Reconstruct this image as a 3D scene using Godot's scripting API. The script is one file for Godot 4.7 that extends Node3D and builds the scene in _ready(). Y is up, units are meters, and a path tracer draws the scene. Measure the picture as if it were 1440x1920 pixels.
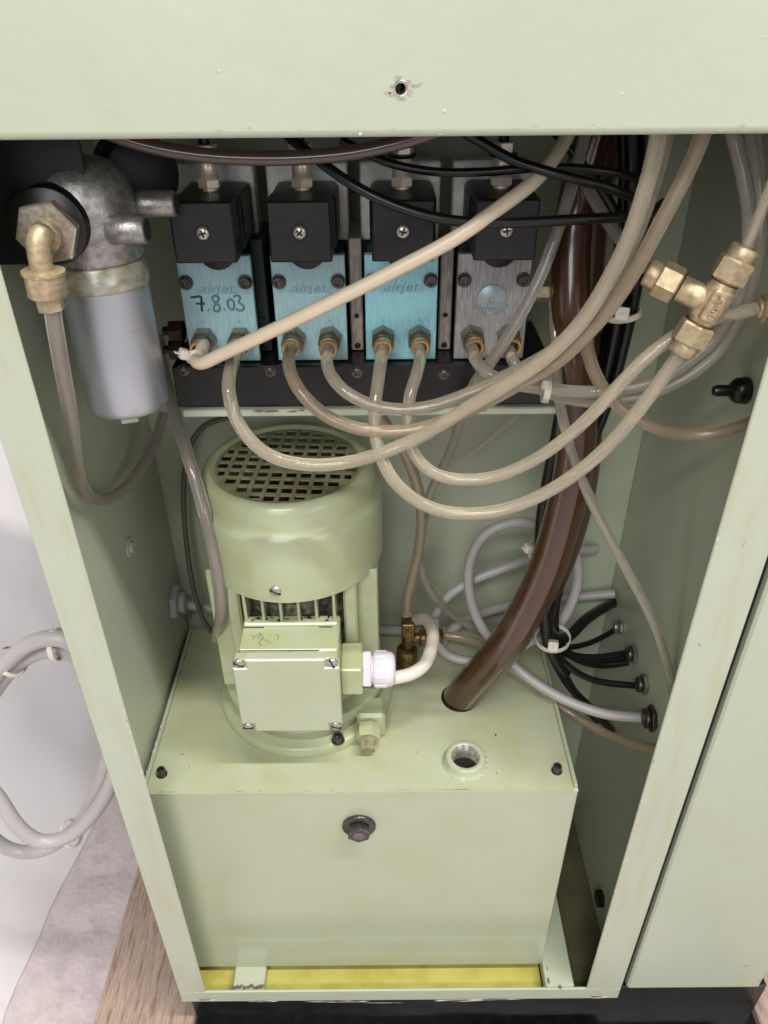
extends Node3D
# An opened machine cabinet: oil tank with pump motor, four solenoid valves, filter, tubes and cables. Units are metres, y is up, the plane of the cabinet front is z = 0.

var M := {}
var used := {}

# ---------------------------------------------------------------- mesh code
class Geo:
	var v := PackedVector3Array()
	var n := PackedVector3Array()
	func tri(a: Vector3, b: Vector3, c: Vector3, na: Vector3, nb: Vector3, nc: Vector3) -> void:
		var g := (b - a).cross(c - a)
		if g.length_squared() < 1e-20:
			return
		if g.dot(na + nb + nc) > 0.0:
			v.append_array([a, c, b]); n.append_array([na, nc, nb])
		else:
			v.append_array([a, b, c]); n.append_array([na, nb, nc])
	func quad(a: Vector3, b: Vector3, c: Vector3, d: Vector3, na: Vector3, nb: Vector3, nc: Vector3, nd: Vector3) -> void:
		tri(a, b, c, na, nb, nc)
		tri(a, c, d, na, nc, nd)
	func flat(a: Vector3, b: Vector3, c: Vector3, d: Vector3, out: Vector3) -> void:
		var g := (b - a).cross(d - a).normalized()
		if g.length_squared() < 0.5:
			g = (c - b).cross(d - b).normalized()
		if g.dot(out) < 0.0:
			g = -g
		quad(a, b, c, d, g, g, g, g)
	func join(o: Geo, t := Transform3D()) -> void:
		for i in o.v.size():
			v.append(t * o.v[i])
			n.append((t.basis * o.n[i]).normalized())
	func mesh(off := Vector3.ZERO) -> ArrayMesh:
		var p := PackedVector3Array()
		p.resize(v.size())
		for i in v.size():
			p[i] = v[i] - off
		var a := []
		a.resize(Mesh.ARRAY_MAX)
		a[Mesh.ARRAY_VERTEX] = p
		a[Mesh.ARRAY_NORMAL] = n
		var m := ArrayMesh.new()
		m.add_surface_from_arrays(Mesh.PRIMITIVE_TRIANGLES, a)
		return m

func rrect(w: float, h: float, r: float, seg := 1) -> PackedVector2Array:
	var p := PackedVector2Array()
	for k in 4:
		var c := Vector2((w / 2 - r) * (1 if k == 0 or k == 3 else -1), (h / 2 - r) * (1 if k < 2 else -1))
		for i in seg + 1:
			var a := PI / 2 * (k + float(i) / seg)
			p.append(c + Vector2(cos(a), sin(a)) * r)
	return p

func ngon(k: int, r: float, turn := 0.0) -> PackedVector2Array:
	var p := PackedVector2Array()
	for i in k:
		p.append(Vector2(cos(turn + TAU * i / k), sin(turn + TAU * i / k)) * r)
	return p

func inset(p: PackedVector2Array, b: float) -> PackedVector2Array:
	var q := PackedVector2Array()
	var k := p.size()
	for i in k:
		var e0 := (p[i] - p[(i - 1 + k) % k]).normalized()
		var e1 := (p[(i + 1) % k] - p[i]).normalized()
		var n0 := Vector2(e0.y, -e0.x)
		var n1 := Vector2(e1.y, -e1.x)
		var m := (n0 + n1).normalized()
		q.append(p[i] - m * b / maxf(0.35, m.dot(n0)))
	return q

# a counter-clockwise outline in the xy plane, carried from z = 0 to z = d, with chamfered rims
func prism(g: Geo, p: PackedVector2Array, d: float, b := 0.0, t := Transform3D()) -> void:
	var k := p.size()
	var nor: Array[Vector2] = []
	for i in k:
		var e := (p[(i + 1) % k] - p[i]).normalized()
		nor.append(Vector2(e.y, -e.x))
	var rings := [[p, 0.0], [p, d]] if b <= 0.0 else [[inset(p, b), 0.0], [p, b], [p, d - b], [inset(p, b), d]]
	for r in rings.size() - 1:
		var lo: PackedVector2Array = rings[r][0]
		var hi: PackedVector2Array = rings[r + 1][0]
		var tilt := 0.0 if b <= 0.0 or r == 1 else (-1.0 if r == 0 else 1.0)
		for i in k:
			var j := (i + 1) % k
			var na := nor[i]
			var nb := nor[i]
			if nor[i].dot(nor[(i - 1 + k) % k]) > 0.72:
				na = (nor[i] + nor[(i - 1 + k) % k]).normalized()
			if nor[i].dot(nor[j]) > 0.72:
				nb = (nor[i] + nor[j]).normalized()
			var a3 := (t.basis * Vector3(na.x, na.y, tilt)).normalized()
			var b3 := (t.basis * Vector3(nb.x, nb.y, tilt)).normalized()
			g.quad(t * Vector3(lo[i].x, lo[i].y, rings[r][1]), t * Vector3(lo[j].x, lo[j].y, rings[r][1]), t * Vector3(hi[j].x, hi[j].y, rings[r + 1][1]), t * Vector3(hi[i].x, hi[i].y, rings[r + 1][1]), a3, b3, b3, a3)
	for r in [0, rings.size() - 1]:
		var c: PackedVector2Array = rings[r][0]
		var z: float = rings[r][1]
		var out := (t.basis * Vector3(0, 0, -1 if r == 0 else 1)).normalized()
		var f := Geometry2D.triangulate_polygon(c)
		for i in range(0, f.size(), 3):
			g.tri(t * Vector3(c[f[i]].x, c[f[i]].y, z), t * Vector3(c[f[i + 1]].x, c[f[i + 1]].y, z), t * Vector3(c[f[i + 2]].x, c[f[i + 2]].y, z), out, out, out)

func box(g: Geo, c: Vector3, s: Vector3, b := 0.001) -> void:
	prism(g, rrect(s.x, s.y, b), s.z, b, Transform3D(Basis(), c - Vector3(0, 0, s.z / 2)))

# box by its two corners
func slab(g: Geo, lo: Vector3, hi: Vector3, b := 0.001) -> void:
	box(g, (lo + hi) / 2, hi - lo, b)

# profile of (radius, height) turned about y
func lathe(g: Geo, p: Array, t := Transform3D(), seg := 32, part := TAU) -> void:
	var k := p.size() - 1
	var nn: Array[Vector2] = []
	for i in k:
		var e: Vector2 = (p[i + 1] - p[i]).normalized()
		nn.append(Vector2(e.y, -e.x))
	for i in k:
		var na := nn[i]
		var nb := nn[i]
		if i > 0 and nn[i].dot(nn[i - 1]) > 0.7:
			na = (nn[i] + nn[i - 1]).normalized()
		if i < k - 1 and nn[i].dot(nn[i + 1]) > 0.7:
			nb = (nn[i] + nn[i + 1]).normalized()
		for s in seg:
			var a0 := part * s / seg
			var a1 := part * (s + 1) / seg
			var q := []
			for z in [[p[i], na, a0], [p[i], na, a1], [p[i + 1], nb, a1], [p[i + 1], nb, a0]]:
				q.append(t * Vector3(z[0].x * cos(z[2]), z[0].y, z[0].x * sin(z[2])))
				q.append((t.basis * Vector3(z[1].x * cos(z[2]), z[1].y, z[1].x * sin(z[2]))).normalized())
			g.quad(q[0], q[2], q[4], q[6], q[1], q[3], q[5], q[7])

func along(p: Vector3, dir: Vector3, roll := 0.0) -> Transform3D:   # local y runs along dir
	var y := dir.normalized()
	var x := y.cross(Vector3(0.31, 0.2, 0.93)).normalized()
	return Transform3D(Basis(x, y, x.cross(y)).rotated(y, roll), p)

func facing(p: Vector3, dir: Vector3, roll := 0.0) -> Transform3D:   # local z runs along dir
	var z := dir.normalized()
	var x := (Vector3.UP if absf(z.y) < 0.9 else Vector3.BACK).cross(z).normalized()
	return Transform3D(Basis(x, z.cross(x), z).rotated(z, roll), p)

func rod(g: Geo, a: Vector3, b: Vector3, r: float, bev := 0.0006, seg := 24) -> void:
	var l := a.distance_to(b)
	lathe(g, [Vector2(0, 0), Vector2(r - bev, 0), Vector2(r, bev), Vector2(r, l - bev), Vector2(r - bev, l), Vector2(0, l)], along(a, b - a), seg)

func hexrod(g: Geo, a: Vector3, b: Vector3, r: float, bev := 0.0007, roll := 0.0, k := 6) -> void:
	prism(g, ngon(k, r), a.distance_to(b), bev, facing(a, b - a, roll))

func smooth(pts: Array, per := 8) -> Array:
	var o := []
	for i in pts.size() - 1:
		var p0: Vector3 = pts[maxi(i - 1, 0)]
		var p1: Vector3 = pts[i]
		var p2: Vector3 = pts[i + 1]
		var p3: Vector3 = pts[mini(i + 2, pts.size() - 1)]
		for s in per:
			o.append(p1.cubic_interpolate(p2, p0, p3, float(s) / per))
	o.append(pts[-1])
	for turn in 3:
		for i in range(1, o.size() - 1):
			o[i] = (o[i - 1] + o[i] * 2.0 + o[i + 1]) / 4.0
	return o

func tube(g: Geo, pts: Array, r: float, seg := 14, flatten := 1.0, closed := false, r_end := -1.0) -> void:
	var k := pts.size()
	var side := Vector3.ZERO
	var rings := []
	for i in k:
		var d: Vector3 = (pts[mini(i + 1, k - 1)] - pts[maxi(i - 1, 0)]) if not closed else (pts[(i + 1) % k] - pts[(i - 1 + k) % k])
		d = d.normalized()
		if i == 0:
			side = d.cross(Vector3.UP if absf(d.y) < 0.9 else Vector3.RIGHT).normalized()
		side = (side - d * side.dot(d)).normalized()
		var up := side.cross(d)
		var rr := r if r_end < 0.0 else lerpf(r, r_end, float(i) / (k - 1))
		var ring := []
		for s in seg:
			var a := TAU * s / seg
			var o := side * cos(a) + up * sin(a) * flatten
			ring.append([pts[i] + o * rr, o.normalized()])
		rings.append(ring)
	for i in (k if closed else k - 1):
		var ra: Array = rings[i]
		var rb: Array = rings[(i + 1) % k]
		for s in seg:
			var j := (s + 1) % seg
			g.quad(ra[s][0], ra[j][0], rb[j][0], rb[s][0], ra[s][1], ra[j][1], rb[j][1], rb[s][1])
	if not closed:
		for e in [0, k - 1]:
			var out: Vector3 = (pts[e] - pts[1 if e == 0 else k - 2]).normalized()
			for s in seg:
				g.tri(pts[e], rings[e][s][0], rings[e][(s + 1) % seg][0], out, out, out)

# ---------------------------------------------------------------- objects
func numbered(called: String) -> String:
	if not used.has(called):
		used[called] = 0
		return called
	used[called] += 1
	return "%s_%03d" % [called, used[called]]

func tag(o: Node, label: String, category := "", group := "") -> void:
	o.set_meta("label", label)
	if category: o.set_meta("category", category)
	if group: o.set_meta("group", group)

func thing(called: String, label: String, category: String, at: Vector3, group := "") -> Node3D:
	var o := Node3D.new()
	o.name = numbered(called)
	o.position = at
	add_child(o)
	tag(o, label, category, group)
	return o

func origin_of(n: Node) -> Vector3:
	var s := Vector3.ZERO
	while n != null and n != self and n is Node3D:
		s += n.position
		n = n.get_parent()
	return s

func put(called: String, g: Geo, m: Material, parent: Node, label := "") -> MeshInstance3D:
	var o := MeshInstance3D.new()
	o.name = numbered(called) if parent == self else called
	o.mesh = g.mesh(origin_of(parent))
	o.material_override = m
	parent.add_child(o, true)
	if label: o.set_meta("label", label)
	if called in ["edge_wear", "worn_paint", "bare_patch", "scuff", "paint_nick", "dirt_speck", "grit", "weld_bead", "bare_edge", "split_seam", "paint_crack", "worn_engraving"]:
		o.set_meta("kind", "stuff")
	return o

# a thing that is one mesh
func single(called: String, label: String, category: String, g: Geo, m: Material, group := "") -> MeshInstance3D:
	var c := Vector3.ZERO
	var lo := g.v[0]
	var hi := g.v[0]
	for p in g.v:
		lo = lo.min(p); hi = hi.max(p)
	c = Vector3((lo.x + hi.x) / 2, lo.y, (lo.z + hi.z) / 2)
	var o := MeshInstance3D.new()
	o.name = numbered(called)
	o.position = c
	o.mesh = g.mesh(c)
	o.material_override = m
	add_child(o)
	tag(o, label, category, group)
	return o

func structure(called: String, g: Geo, m: Material, label: String) -> void:
	var o := put(called, g, m, self, label)
	o.set_meta("kind", "structure")

# clear hose with an oily bore inside
func hose(called: String, label: String, pts: Array, r: float, m: Material, group := "", bore: Material = null, cat := "tube") -> Node3D:
	var path := smooth(pts)
	var g := Geo.new()
	tube(g, path, r)
	if bore == null:
		return single(called, label, cat, g, m, group)
	var t := thing(called, label, cat, pts[0], group)
	put("wall", g, m, t)
	var b := Geo.new()
	tube(b, path, r * 0.56, 10)
	put("bore", b, bore, t)
	return t

func cable_tie(at: Vector3, dir: Vector3, r: float, head: Vector3, label: String, m: Material, wide := 1.0, big := 1.0) -> void:
	var f := along(at, dir)
	var g := Geo.new()
	lathe(g, [Vector2(r, -0.0022), Vector2(r + 0.0012, -0.0022), Vector2(r + 0.0012, 0.0022), Vector2(r, 0.0022)], f.scaled_local(Vector3(wide, 1, 1)), 20)
	var t := thing("cable_tie", label, "cable tie", at, "cable ties on the hoses and cables")
	put("strap", g, m, t)
	var h := Geo.new()
	var out := (head - at).normalized()
	prism(h, rrect(0.0058 * big, 0.0058 * big, 0.0008), 0.005 * big, 0.0006, facing(at + out * r, out))
	prism(h, rrect(0.0036, 0.0012, 0.0003), 0.0055, 0.0003, facing(at + out * (r + 0.0045), out))
	put("locking_head", h, m, t)

# socket head cap screw with its recess facing dir
func cap_screw(called: String, at: Vector3, dir: Vector3, r: float, h: float, parent: Node, m: Material) -> void:
	var g := Geo.new()
	lathe(g, [Vector2(r * 1.25, 0), Vector2(r * 1.25, h * 0.12), Vector2(r, h * 0.13), Vector2(r, h * 0.9), Vector2(r * 0.9, h), Vector2(r * 0.56, h), Vector2(r * 0.52, h * 0.45), Vector2(0, h * 0.4)], along(at, dir), 18)
	put(called, g, m, parent)

func slot_screw(at: Vector3, dir: Vector3, r: float, parent: Node, turn: float, cross := false) -> void:
	var g := Geo.new()
	lathe(g, [Vector2(r, 0), Vector2(r, r * 0.22), Vector2(r * 0.85, r * 0.42), Vector2(r * 0.5, r * 0.55), Vector2(0, r * 0.6)], along(at, dir), 18)
	var o := put("screw", g, M.zinc, parent)
	var s := Geo.new()
	var f := facing(at + dir.normalized() * r * 0.3, dir, turn)
	prism(s, rrect(r * (1.1 if cross else 1.9), r * 0.26, r * 0.02), r * 0.34, 0.0, f)
	if cross:
		prism(s, rrect(r * 0.26, r * 1.1, r * 0.02), r * 0.335, 0.0, f)
	put("slot", s, M.dark_slot, o)

# irregular flake, a fraction of a millimetre thick, lying on a surface spanned by u and w
func flake(g: Geo, c: Vector3, u: Vector3, w: Vector3, seed_: int) -> void:
	var rng := RandomNumberGenerator.new()
	rng.seed = seed_
	var out := u.cross(w).normalized() * 0.00018
	var pts := []
	for i in 14:
		var a := TAU * i / 14
		var s := rng.randf_range(0.45, 1.0)
		pts.append(c + out + u * cos(a) * s + w * sin(a) * s)
	for i in 14:
		g.tri(c + out, pts[i], pts[(i + 1) % 14], out.normalized(), out.normalized(), out.normalized())

# cut the openings of a plate and keep the finished mesh
func baked(c: CSGShape3D):
	c.name = "plate_blank"
	add_child(c)
	await get_tree().process_frame
	await get_tree().process_frame
	var m: Mesh = c.bake_static_mesh()
	remove_child(c)
	c.free()
	if m == null or m.get_surface_count() == 0:
		print("empty plate")
	return m

func letters(text: String, size: float, depth: float, t: Transform3D, called: String, m: Material, parent: Node, mono := false) -> void:
	var tm := TextMesh.new()
	var f := SystemFont.new()
	f.font_names = PackedStringArray(["Droid Sans"])
	tm.font = f
	tm.text = text
	tm.font_size = 64
	tm.pixel_size = size / 64.0
	tm.depth = depth
	var o := MeshInstance3D.new()
	o.name = called
	o.mesh = tm
	o.material_override = m
	o.transform = Transform3D(t.basis, t.origin - origin_of(parent))
	parent.add_child(o, true)

# ---------------------------------------------------------------- materials
func noise(freq: float, oct := 4, seed_ := 1, lo := 0.9, hi := 1.0, size := 256, warp := 0.0, lo_at := 0.25, hi_at := 0.75) -> NoiseTexture2D:
	var n := FastNoiseLite.new()
	n.seed = seed_
	n.frequency = freq
	n.fractal_octaves = oct
	if warp > 0.0:
		n.domain_warp_enabled = true
		n.domain_warp_amplitude = warp
		n.domain_warp_frequency = 0.02
	var t := NoiseTexture2D.new()
	t.width = size; t.height = size
	t.seamless = true
	t.noise = n
	var r := Gradient.new()
	r.offsets = PackedFloat32Array([lo_at, hi_at])
	r.colors = PackedColorArray([Color(lo, lo, lo), Color(hi, hi, hi)])
	t.color_ramp = r
	return t

func tinted(t: NoiseTexture2D, offs: Array, cols: Array) -> NoiseTexture2D:
	var r := Gradient.new()
	r.offsets = PackedFloat32Array(offs)
	r.colors = PackedColorArray(cols)
	t.color_ramp = r
	return t

func mat(col: Color, rough := 0.5, metal := 0.0, tex: Texture2D = null, scale := Vector3(5, 5, 5), relief: Texture2D = null, relief_cm := 0.0) -> StandardMaterial3D:
	var m := StandardMaterial3D.new()
	m.albedo_color = col
	m.roughness = rough
	m.metallic = metal
	if tex or relief:
		m.uv1_triplanar = true
		m.uv1_scale = scale
		m.albedo_texture = tex
	if relief:
		m.heightmap_enabled = true
		m.heightmap_texture = relief
		m.heightmap_scale = relief_cm
	return m

func clear(col: Color, alpha: float, rough := 0.28) -> StandardMaterial3D:
	var m := mat(Color(col, alpha), rough)
	m.transparency = BaseMaterial3D.TRANSPARENCY_ALPHA
	m.metallic_specular = 0.6
	m.clearcoat_enabled = true
	m.clearcoat = 0.6
	m.clearcoat_roughness = 0.15
	m.backlight_enabled = true
	m.backlight = Color(0.45, 0.4, 0.3)
	return m

# solid clear plastic: bends the light, with a little milkiness
func soft_glass(col: Color, milk: float, rough := 0.14) -> StandardMaterial3D:
	var m := mat(Color(col, milk), rough)
	m.refraction_enabled = true
	m.refraction_scale = 0.04
	return m

func make_materials() -> void:
	var blot := tinted(noise(0.012, 5, 3), [0.2, 0.5, 0.8], [Color(0.99, 0.987, 0.975), Color(1, 1, 1), Color(0.993, 0.995, 0.99)])
	var fine := noise(0.09, 3, 8, 0.0, 1.0)
	M.paint = mat(Color(0.708, 0.738, 0.653), 0.3, 0.0, blot, Vector3(3, 3, 3), fine, 0.006)
	M.paint_post = mat(Color(0.712, 0.738, 0.655), 0.34, 0.0, tinted(noise(0.02, 4, 21), [0.2, 0.42, 0.62], [Color(0.985, 0.97, 0.935), Color(0.995, 0.992, 0.982), Color(1, 1, 1)]), Vector3(11, 1.6, 11), fine, 0.006)
	M.tank = mat(Color(0.69, 0.716, 0.612), 0.13, 0.0, tinted(noise(0.014, 5, 13), [0.2, 0.45, 0.75], [Color(0.985, 0.98, 0.95), Color(0.995, 0.995, 0.985), Color(1, 1, 1)]), Vector3(2.5, 2.5, 2.5), fine, 0.0025)
	M.lid = mat(Color(0.7, 0.722, 0.61), 0.2, 0.0, tinted(noise(0.014, 6, 51), [0.2, 0.42, 0.66], [Color(0.972, 0.963, 0.915), Color(0.992, 0.99, 0.975), Color(1, 1, 1)]), Vector3(3.4, 3.4, 3.4), fine, 0.004)
	M.motor = mat(Color(0.685, 0.715, 0.59), 0.22, 0.0, tinted(noise(0.016, 5, 33), [0.22, 0.45, 0.8], [Color(0.97, 0.955, 0.88), Color(0.99, 0.99, 0.97), Color(1, 1, 1)]), Vector3(5, 5, 5), noise(0.05, 4, 5, 0.0, 1.0), 0.008)
	M.cast_dirty = mat(Color(0.58, 0.57, 0.46), 0.5, 0.0, tinted(noise(0.03, 5, 41), [0.2, 0.34, 0.55], [Color(0.5, 0.45, 0.4), Color(0.88, 0.86, 0.78), Color(1, 1, 1)]), Vector3(9, 9, 9), noise(0.06, 4, 6, 0.0, 1.0), 0.03)
	M.fin = mat(Color(0.66, 0.68, 0.57), 0.4, 0.0, tinted(noise(0.05, 5, 52), [0.25, 0.36, 0.5], [Color(0.82, 0.78, 0.7), Color(0.95, 0.94, 0.89), Color(1, 1, 1)]), Vector3(7, 7, 7))
	M.grime = mat(Color(0.5, 0.47, 0.4), 0.6, 0.0, noise(0.03, 5, 47, 0.45, 1.0), Vector3(12, 12, 12))
	M.grille = mat(Color(0.56, 0.56, 0.44), 0.35, 0.0, noise(0.03, 4, 15, 0.85, 1.0), Vector3(9, 9, 9))
	M.oily = mat(Color(0.63, 0.6, 0.3), 0.2, 0.0, noise(0.02, 4, 15, 0.75, 1.0), Vector3(6, 6, 6))
	M.fan = mat(Color(0.44, 0.27, 0.2), 0.6, 0.0, noise(0.04, 4, 16, 0.4, 1.0), Vector3(20, 20, 20))
	M.black_inside = mat(Color(0.07, 0.065, 0.06), 0.7)
	M.plastic = mat(Color(0.09, 0.09, 0.095), 0.4, 0.0, noise(0.03, 4, 17, 0.8, 1.0), Vector3(14, 14, 14), noise(0.3, 2, 9, 0.0, 1.0), 0.004)
	M.rubber = mat(Color(0.075, 0.075, 0.08), 0.32, 0.0, noise(0.04, 3, 18, 0.7, 1.0), Vector3(20, 20, 20))
	M.navy = mat(Color(0.045, 0.055, 0.085), 0.55)
	M.manifold = mat(Color(0.07, 0.07, 0.075), 0.4, 0.0, noise(0.03, 4, 19, 0.6, 1.0), Vector3(12, 12, 12))
	M.brass = mat(Color(0.79, 0.715, 0.575), 0.45, 0.5, noise(0.03, 4, 20, 0.82, 1.0), Vector3(25, 25, 25), noise(0.12, 3, 10, 0.0, 1.0), 0.006)
	M.brass_dark = mat(Color(0.55, 0.45, 0.28), 0.42, 0.8, noise(0.03, 4, 22, 0.6, 1.0), Vector3(25, 25, 25))
	M.gland_bright = mat(Color(0.9, 0.845, 0.75), 0.34, 0.45)
	M.nickel_dark = mat(Color(0.58, 0.545, 0.47), 0.32, 0.8, noise(0.05, 4, 50, 0.7, 1.0), Vector3(40, 40, 40))
	M.collar_brass = mat(Color(0.8, 0.66, 0.46), 0.36, 0.7)
	M.rust_brass = mat(Color(0.26, 0.19, 0.15), 0.5, 0.4)
	M.nickel = mat(Color(0.84, 0.8, 0.73), 0.3, 0.7, noise(0.04, 4, 23, 0.85, 1.0), Vector3(25, 25, 25))
	M.zinc = mat(Color(0.82, 0.81, 0.76), 0.3, 0.75, noise(0.05, 4, 24, 0.75, 1.0), Vector3(40, 40, 40))
	M.steel = mat(Color(0.46, 0.44, 0.43), 0.33, 0.85, noise(0.05, 4, 25, 0.6, 1.0), Vector3(40, 40, 40))
	M.dark_slot = mat(Color(0.1, 0.09, 0.08), 0.6)
	M.cast_alu = mat(Color(0.7, 0.69, 0.67), 0.38, 0.75, noise(0.03, 4, 26, 0.75, 1.0), Vector3(18, 18, 18), noise(0.15, 3, 12, 0.0, 1.0), 0.01)
	M.collar = mat(Color(0.7, 0.7, 0.67), 0.3, 0.3, tinted(noise(0.035, 5, 27), [0.25, 0.45, 0.7], [Color(0.82, 0.78, 0.6), Color(0.95, 0.95, 0.88), Color(1, 1, 1)]), Vector3(9, 14, 14))
	M.bowl = mat(Color(0.74, 0.76, 0.79), 0.4, 0.75, tinted(noise(0.012, 5, 28), [0.12, 0.26, 0.7], [Color(0.9, 0.88, 0.8), Color(0.985, 0.985, 0.98), Color(1, 1, 1)]), Vector3(8, 8, 8))
	var brushed := noise(0.05, 4, 29, 0.9, 1.0)
	M.blue = mat(Color(0.62, 0.765, 0.78), 0.4, 0.15, brushed, Vector3(70, 5, 20))
	M.blue_bright = mat(Color(0.59, 0.82, 0.85), 0.38, 0.15, brushed, Vector3(70, 5, 20))
	M.bare = mat(Color(0.7, 0.7, 0.7), 0.4, 0.45, noise(0.05, 4, 30, 0.8, 1.0), Vector3(70, 4, 20))
	M.etched = mat(Color(0.45, 0.64, 0.67), 0.5, 0.2)
	M.etched_pale = mat(Color(0.72, 0.86, 0.87), 0.5, 0.2)
	M.ink = mat(Color(0.08, 0.17, 0.22), 0.5)
	M.ink_faded = mat(Color(0.33, 0.45, 0.5), 0.5)
	M.badge = mat(Color(0.62, 0.67, 0.69), 0.35, 0.3)
	M.badge_ink = mat(Color(0.5, 0.54, 0.56), 0.5)
	M.pilot = mat(Color(0.92, 0.92, 0.89), 0.45, 0.1, noise(0.03, 4, 31, 0.93, 1.0), Vector3(14, 14, 14))
	M.spacer = mat(Color(0.7, 0.67, 0.63), 0.42, 0.3, noise(0.03, 5, 32, 0.82, 1.0), Vector3(40, 8, 20))
	M.body_dark = mat(Color(0.17, 0.2, 0.21), 0.5, 0.4)
	M.pvc_white = mat(Color(0.83, 0.81, 0.84), 0.4)
	M.tie = mat(Color(0.86, 0.83, 0.78), 0.45)
	M.cream = mat(Color(0.84, 0.78, 0.68), 0.34)
	M.cream.subsurf_scatter_enabled = true
	M.cream.subsurf_scatter_strength = 0.15
	M.tube = soft_glass(Color(0.975, 0.945, 0.86), 0.2, 0.1)
	M.tube_grey = soft_glass(Color(0.95, 0.935, 0.89), 0.18, 0.1)
	M.tube_amber = soft_glass(Color(0.955, 0.895, 0.77), 0.2, 0.1)
	M.tube_brown = soft_glass(Color(0.91, 0.85, 0.74), 0.22, 0.1)
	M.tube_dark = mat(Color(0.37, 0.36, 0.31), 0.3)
	M.bore = clear(Color(0.6, 0.5, 0.3), 0.18, 0.4)
	M.bore_brown = clear(Color(0.4, 0.29, 0.19), 0.42, 0.4)
	M.hose_brown = clear(Color(0.31, 0.185, 0.11), 0.7, 0.2)
	M.hose_smoky = clear(Color(0.3, 0.25, 0.215), 0.85, 0.2)
	M.hose_brown.backlight_enabled = false
	M.oil_dark = mat(Color(0.26, 0.125, 0.06), 0.3)
	M.cable_grey = mat(Color(0.68, 0.668, 0.66), 0.36)
	M.cable_white = mat(Color(0.83, 0.8, 0.75), 0.38)
	M.gland_nut = mat(Color(0.62, 0.6, 0.55), 0.35, 0.8)
	M.wood = mat(Color(0.735, 0.67, 0.625), 0.62, 0.0, tinted(noise(0.02, 5, 37, 0, 1, 512, 18.0), [0.2, 0.4, 0.52, 0.6, 0.8], [Color(0.72, 0.69, 0.67), Color(0.95, 0.91, 0.88), Color(0.84, 0.79, 0.76), Color(1, 0.96, 0.93), Color(0.9, 0.85, 0.81)]), Vector3(13, 13, 1.2), noise(0.03, 4, 38, 0.0, 1.0, 512), 0.03)
	M.floor = mat(Color(0.83, 0.785, 0.785), 0.75, 0.0, tinted(noise(0.018, 6, 39, 0, 1, 512), [0.25, 0.5, 0.75], [Color(0.93, 0.925, 0.93), Color(0.98, 0.977, 0.977), Color(1, 1, 1)]), Vector3(3, 3, 3), noise(0.05, 5, 40, 0.0, 1.0, 512), 0.05)
	M.sheet = mat(Color(0.975, 0.962, 0.97), 0.36)
	M.sheet.backlight_enabled = true
	M.sheet.backlight = Color(0.2, 0.2, 0.2)
	M.base = mat(Color(0.1, 0.1, 0.105), 0.3, 0.0, tinted(noise(0.02, 5, 42), [0.35, 0.6, 0.8], [Color(0.55, 0.55, 0.55), Color(1, 1, 1), Color(2.2, 2.2, 2.2)]), Vector3(5, 5, 5))
	M.wet = mat(Color(0.06, 0.06, 0.062), 0.14, 0.0, noise(0.03, 4, 43, 0.6, 1.0), Vector3(8, 8, 8))
	M.tray_oil = mat(Color(0.8, 0.775, 0.43), 0.2, 0.0, tinted(noise(0.014, 5, 45), [0.25, 0.5, 0.8], [Color(0.93, 0.92, 0.84), Color(0.98, 0.98, 0.95), Color(1, 1, 1)]), Vector3(5, 5, 5))
	M.primer = mat(Color(0.5, 0.44, 0.42), 0.6, 0.0, noise(0.04, 4, 46, 0.75, 1.0), Vector3(30, 30, 30))
	M.scuff = mat(Color(0.45, 0.42, 0.35), 0.55)
	M.soot = mat(Color(0.2, 0.17, 0.14), 0.7)
	M.nick = mat(Color(0.8, 0.815, 0.73), 0.5)
	M.pale_primer = mat(Color(0.72, 0.66, 0.62), 0.5, 0.0, noise(0.04, 4, 49, 0.85, 1.0), Vector3(30, 30, 30))
	M.bright_chip = mat(Color(0.86, 0.85, 0.78), 0.55)
	M.smudge = mat(Color(0.68, 0.68, 0.54), 0.4)
	M.pan = mat(Color(0.36, 0.35, 0.26), 0.4, 0.0, noise(0.02, 4, 48, 0.88, 1.0), Vector3(4, 4, 4))
	M.rust = mat(Color(0.2, 0.12, 0.06), 0.7)

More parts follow.
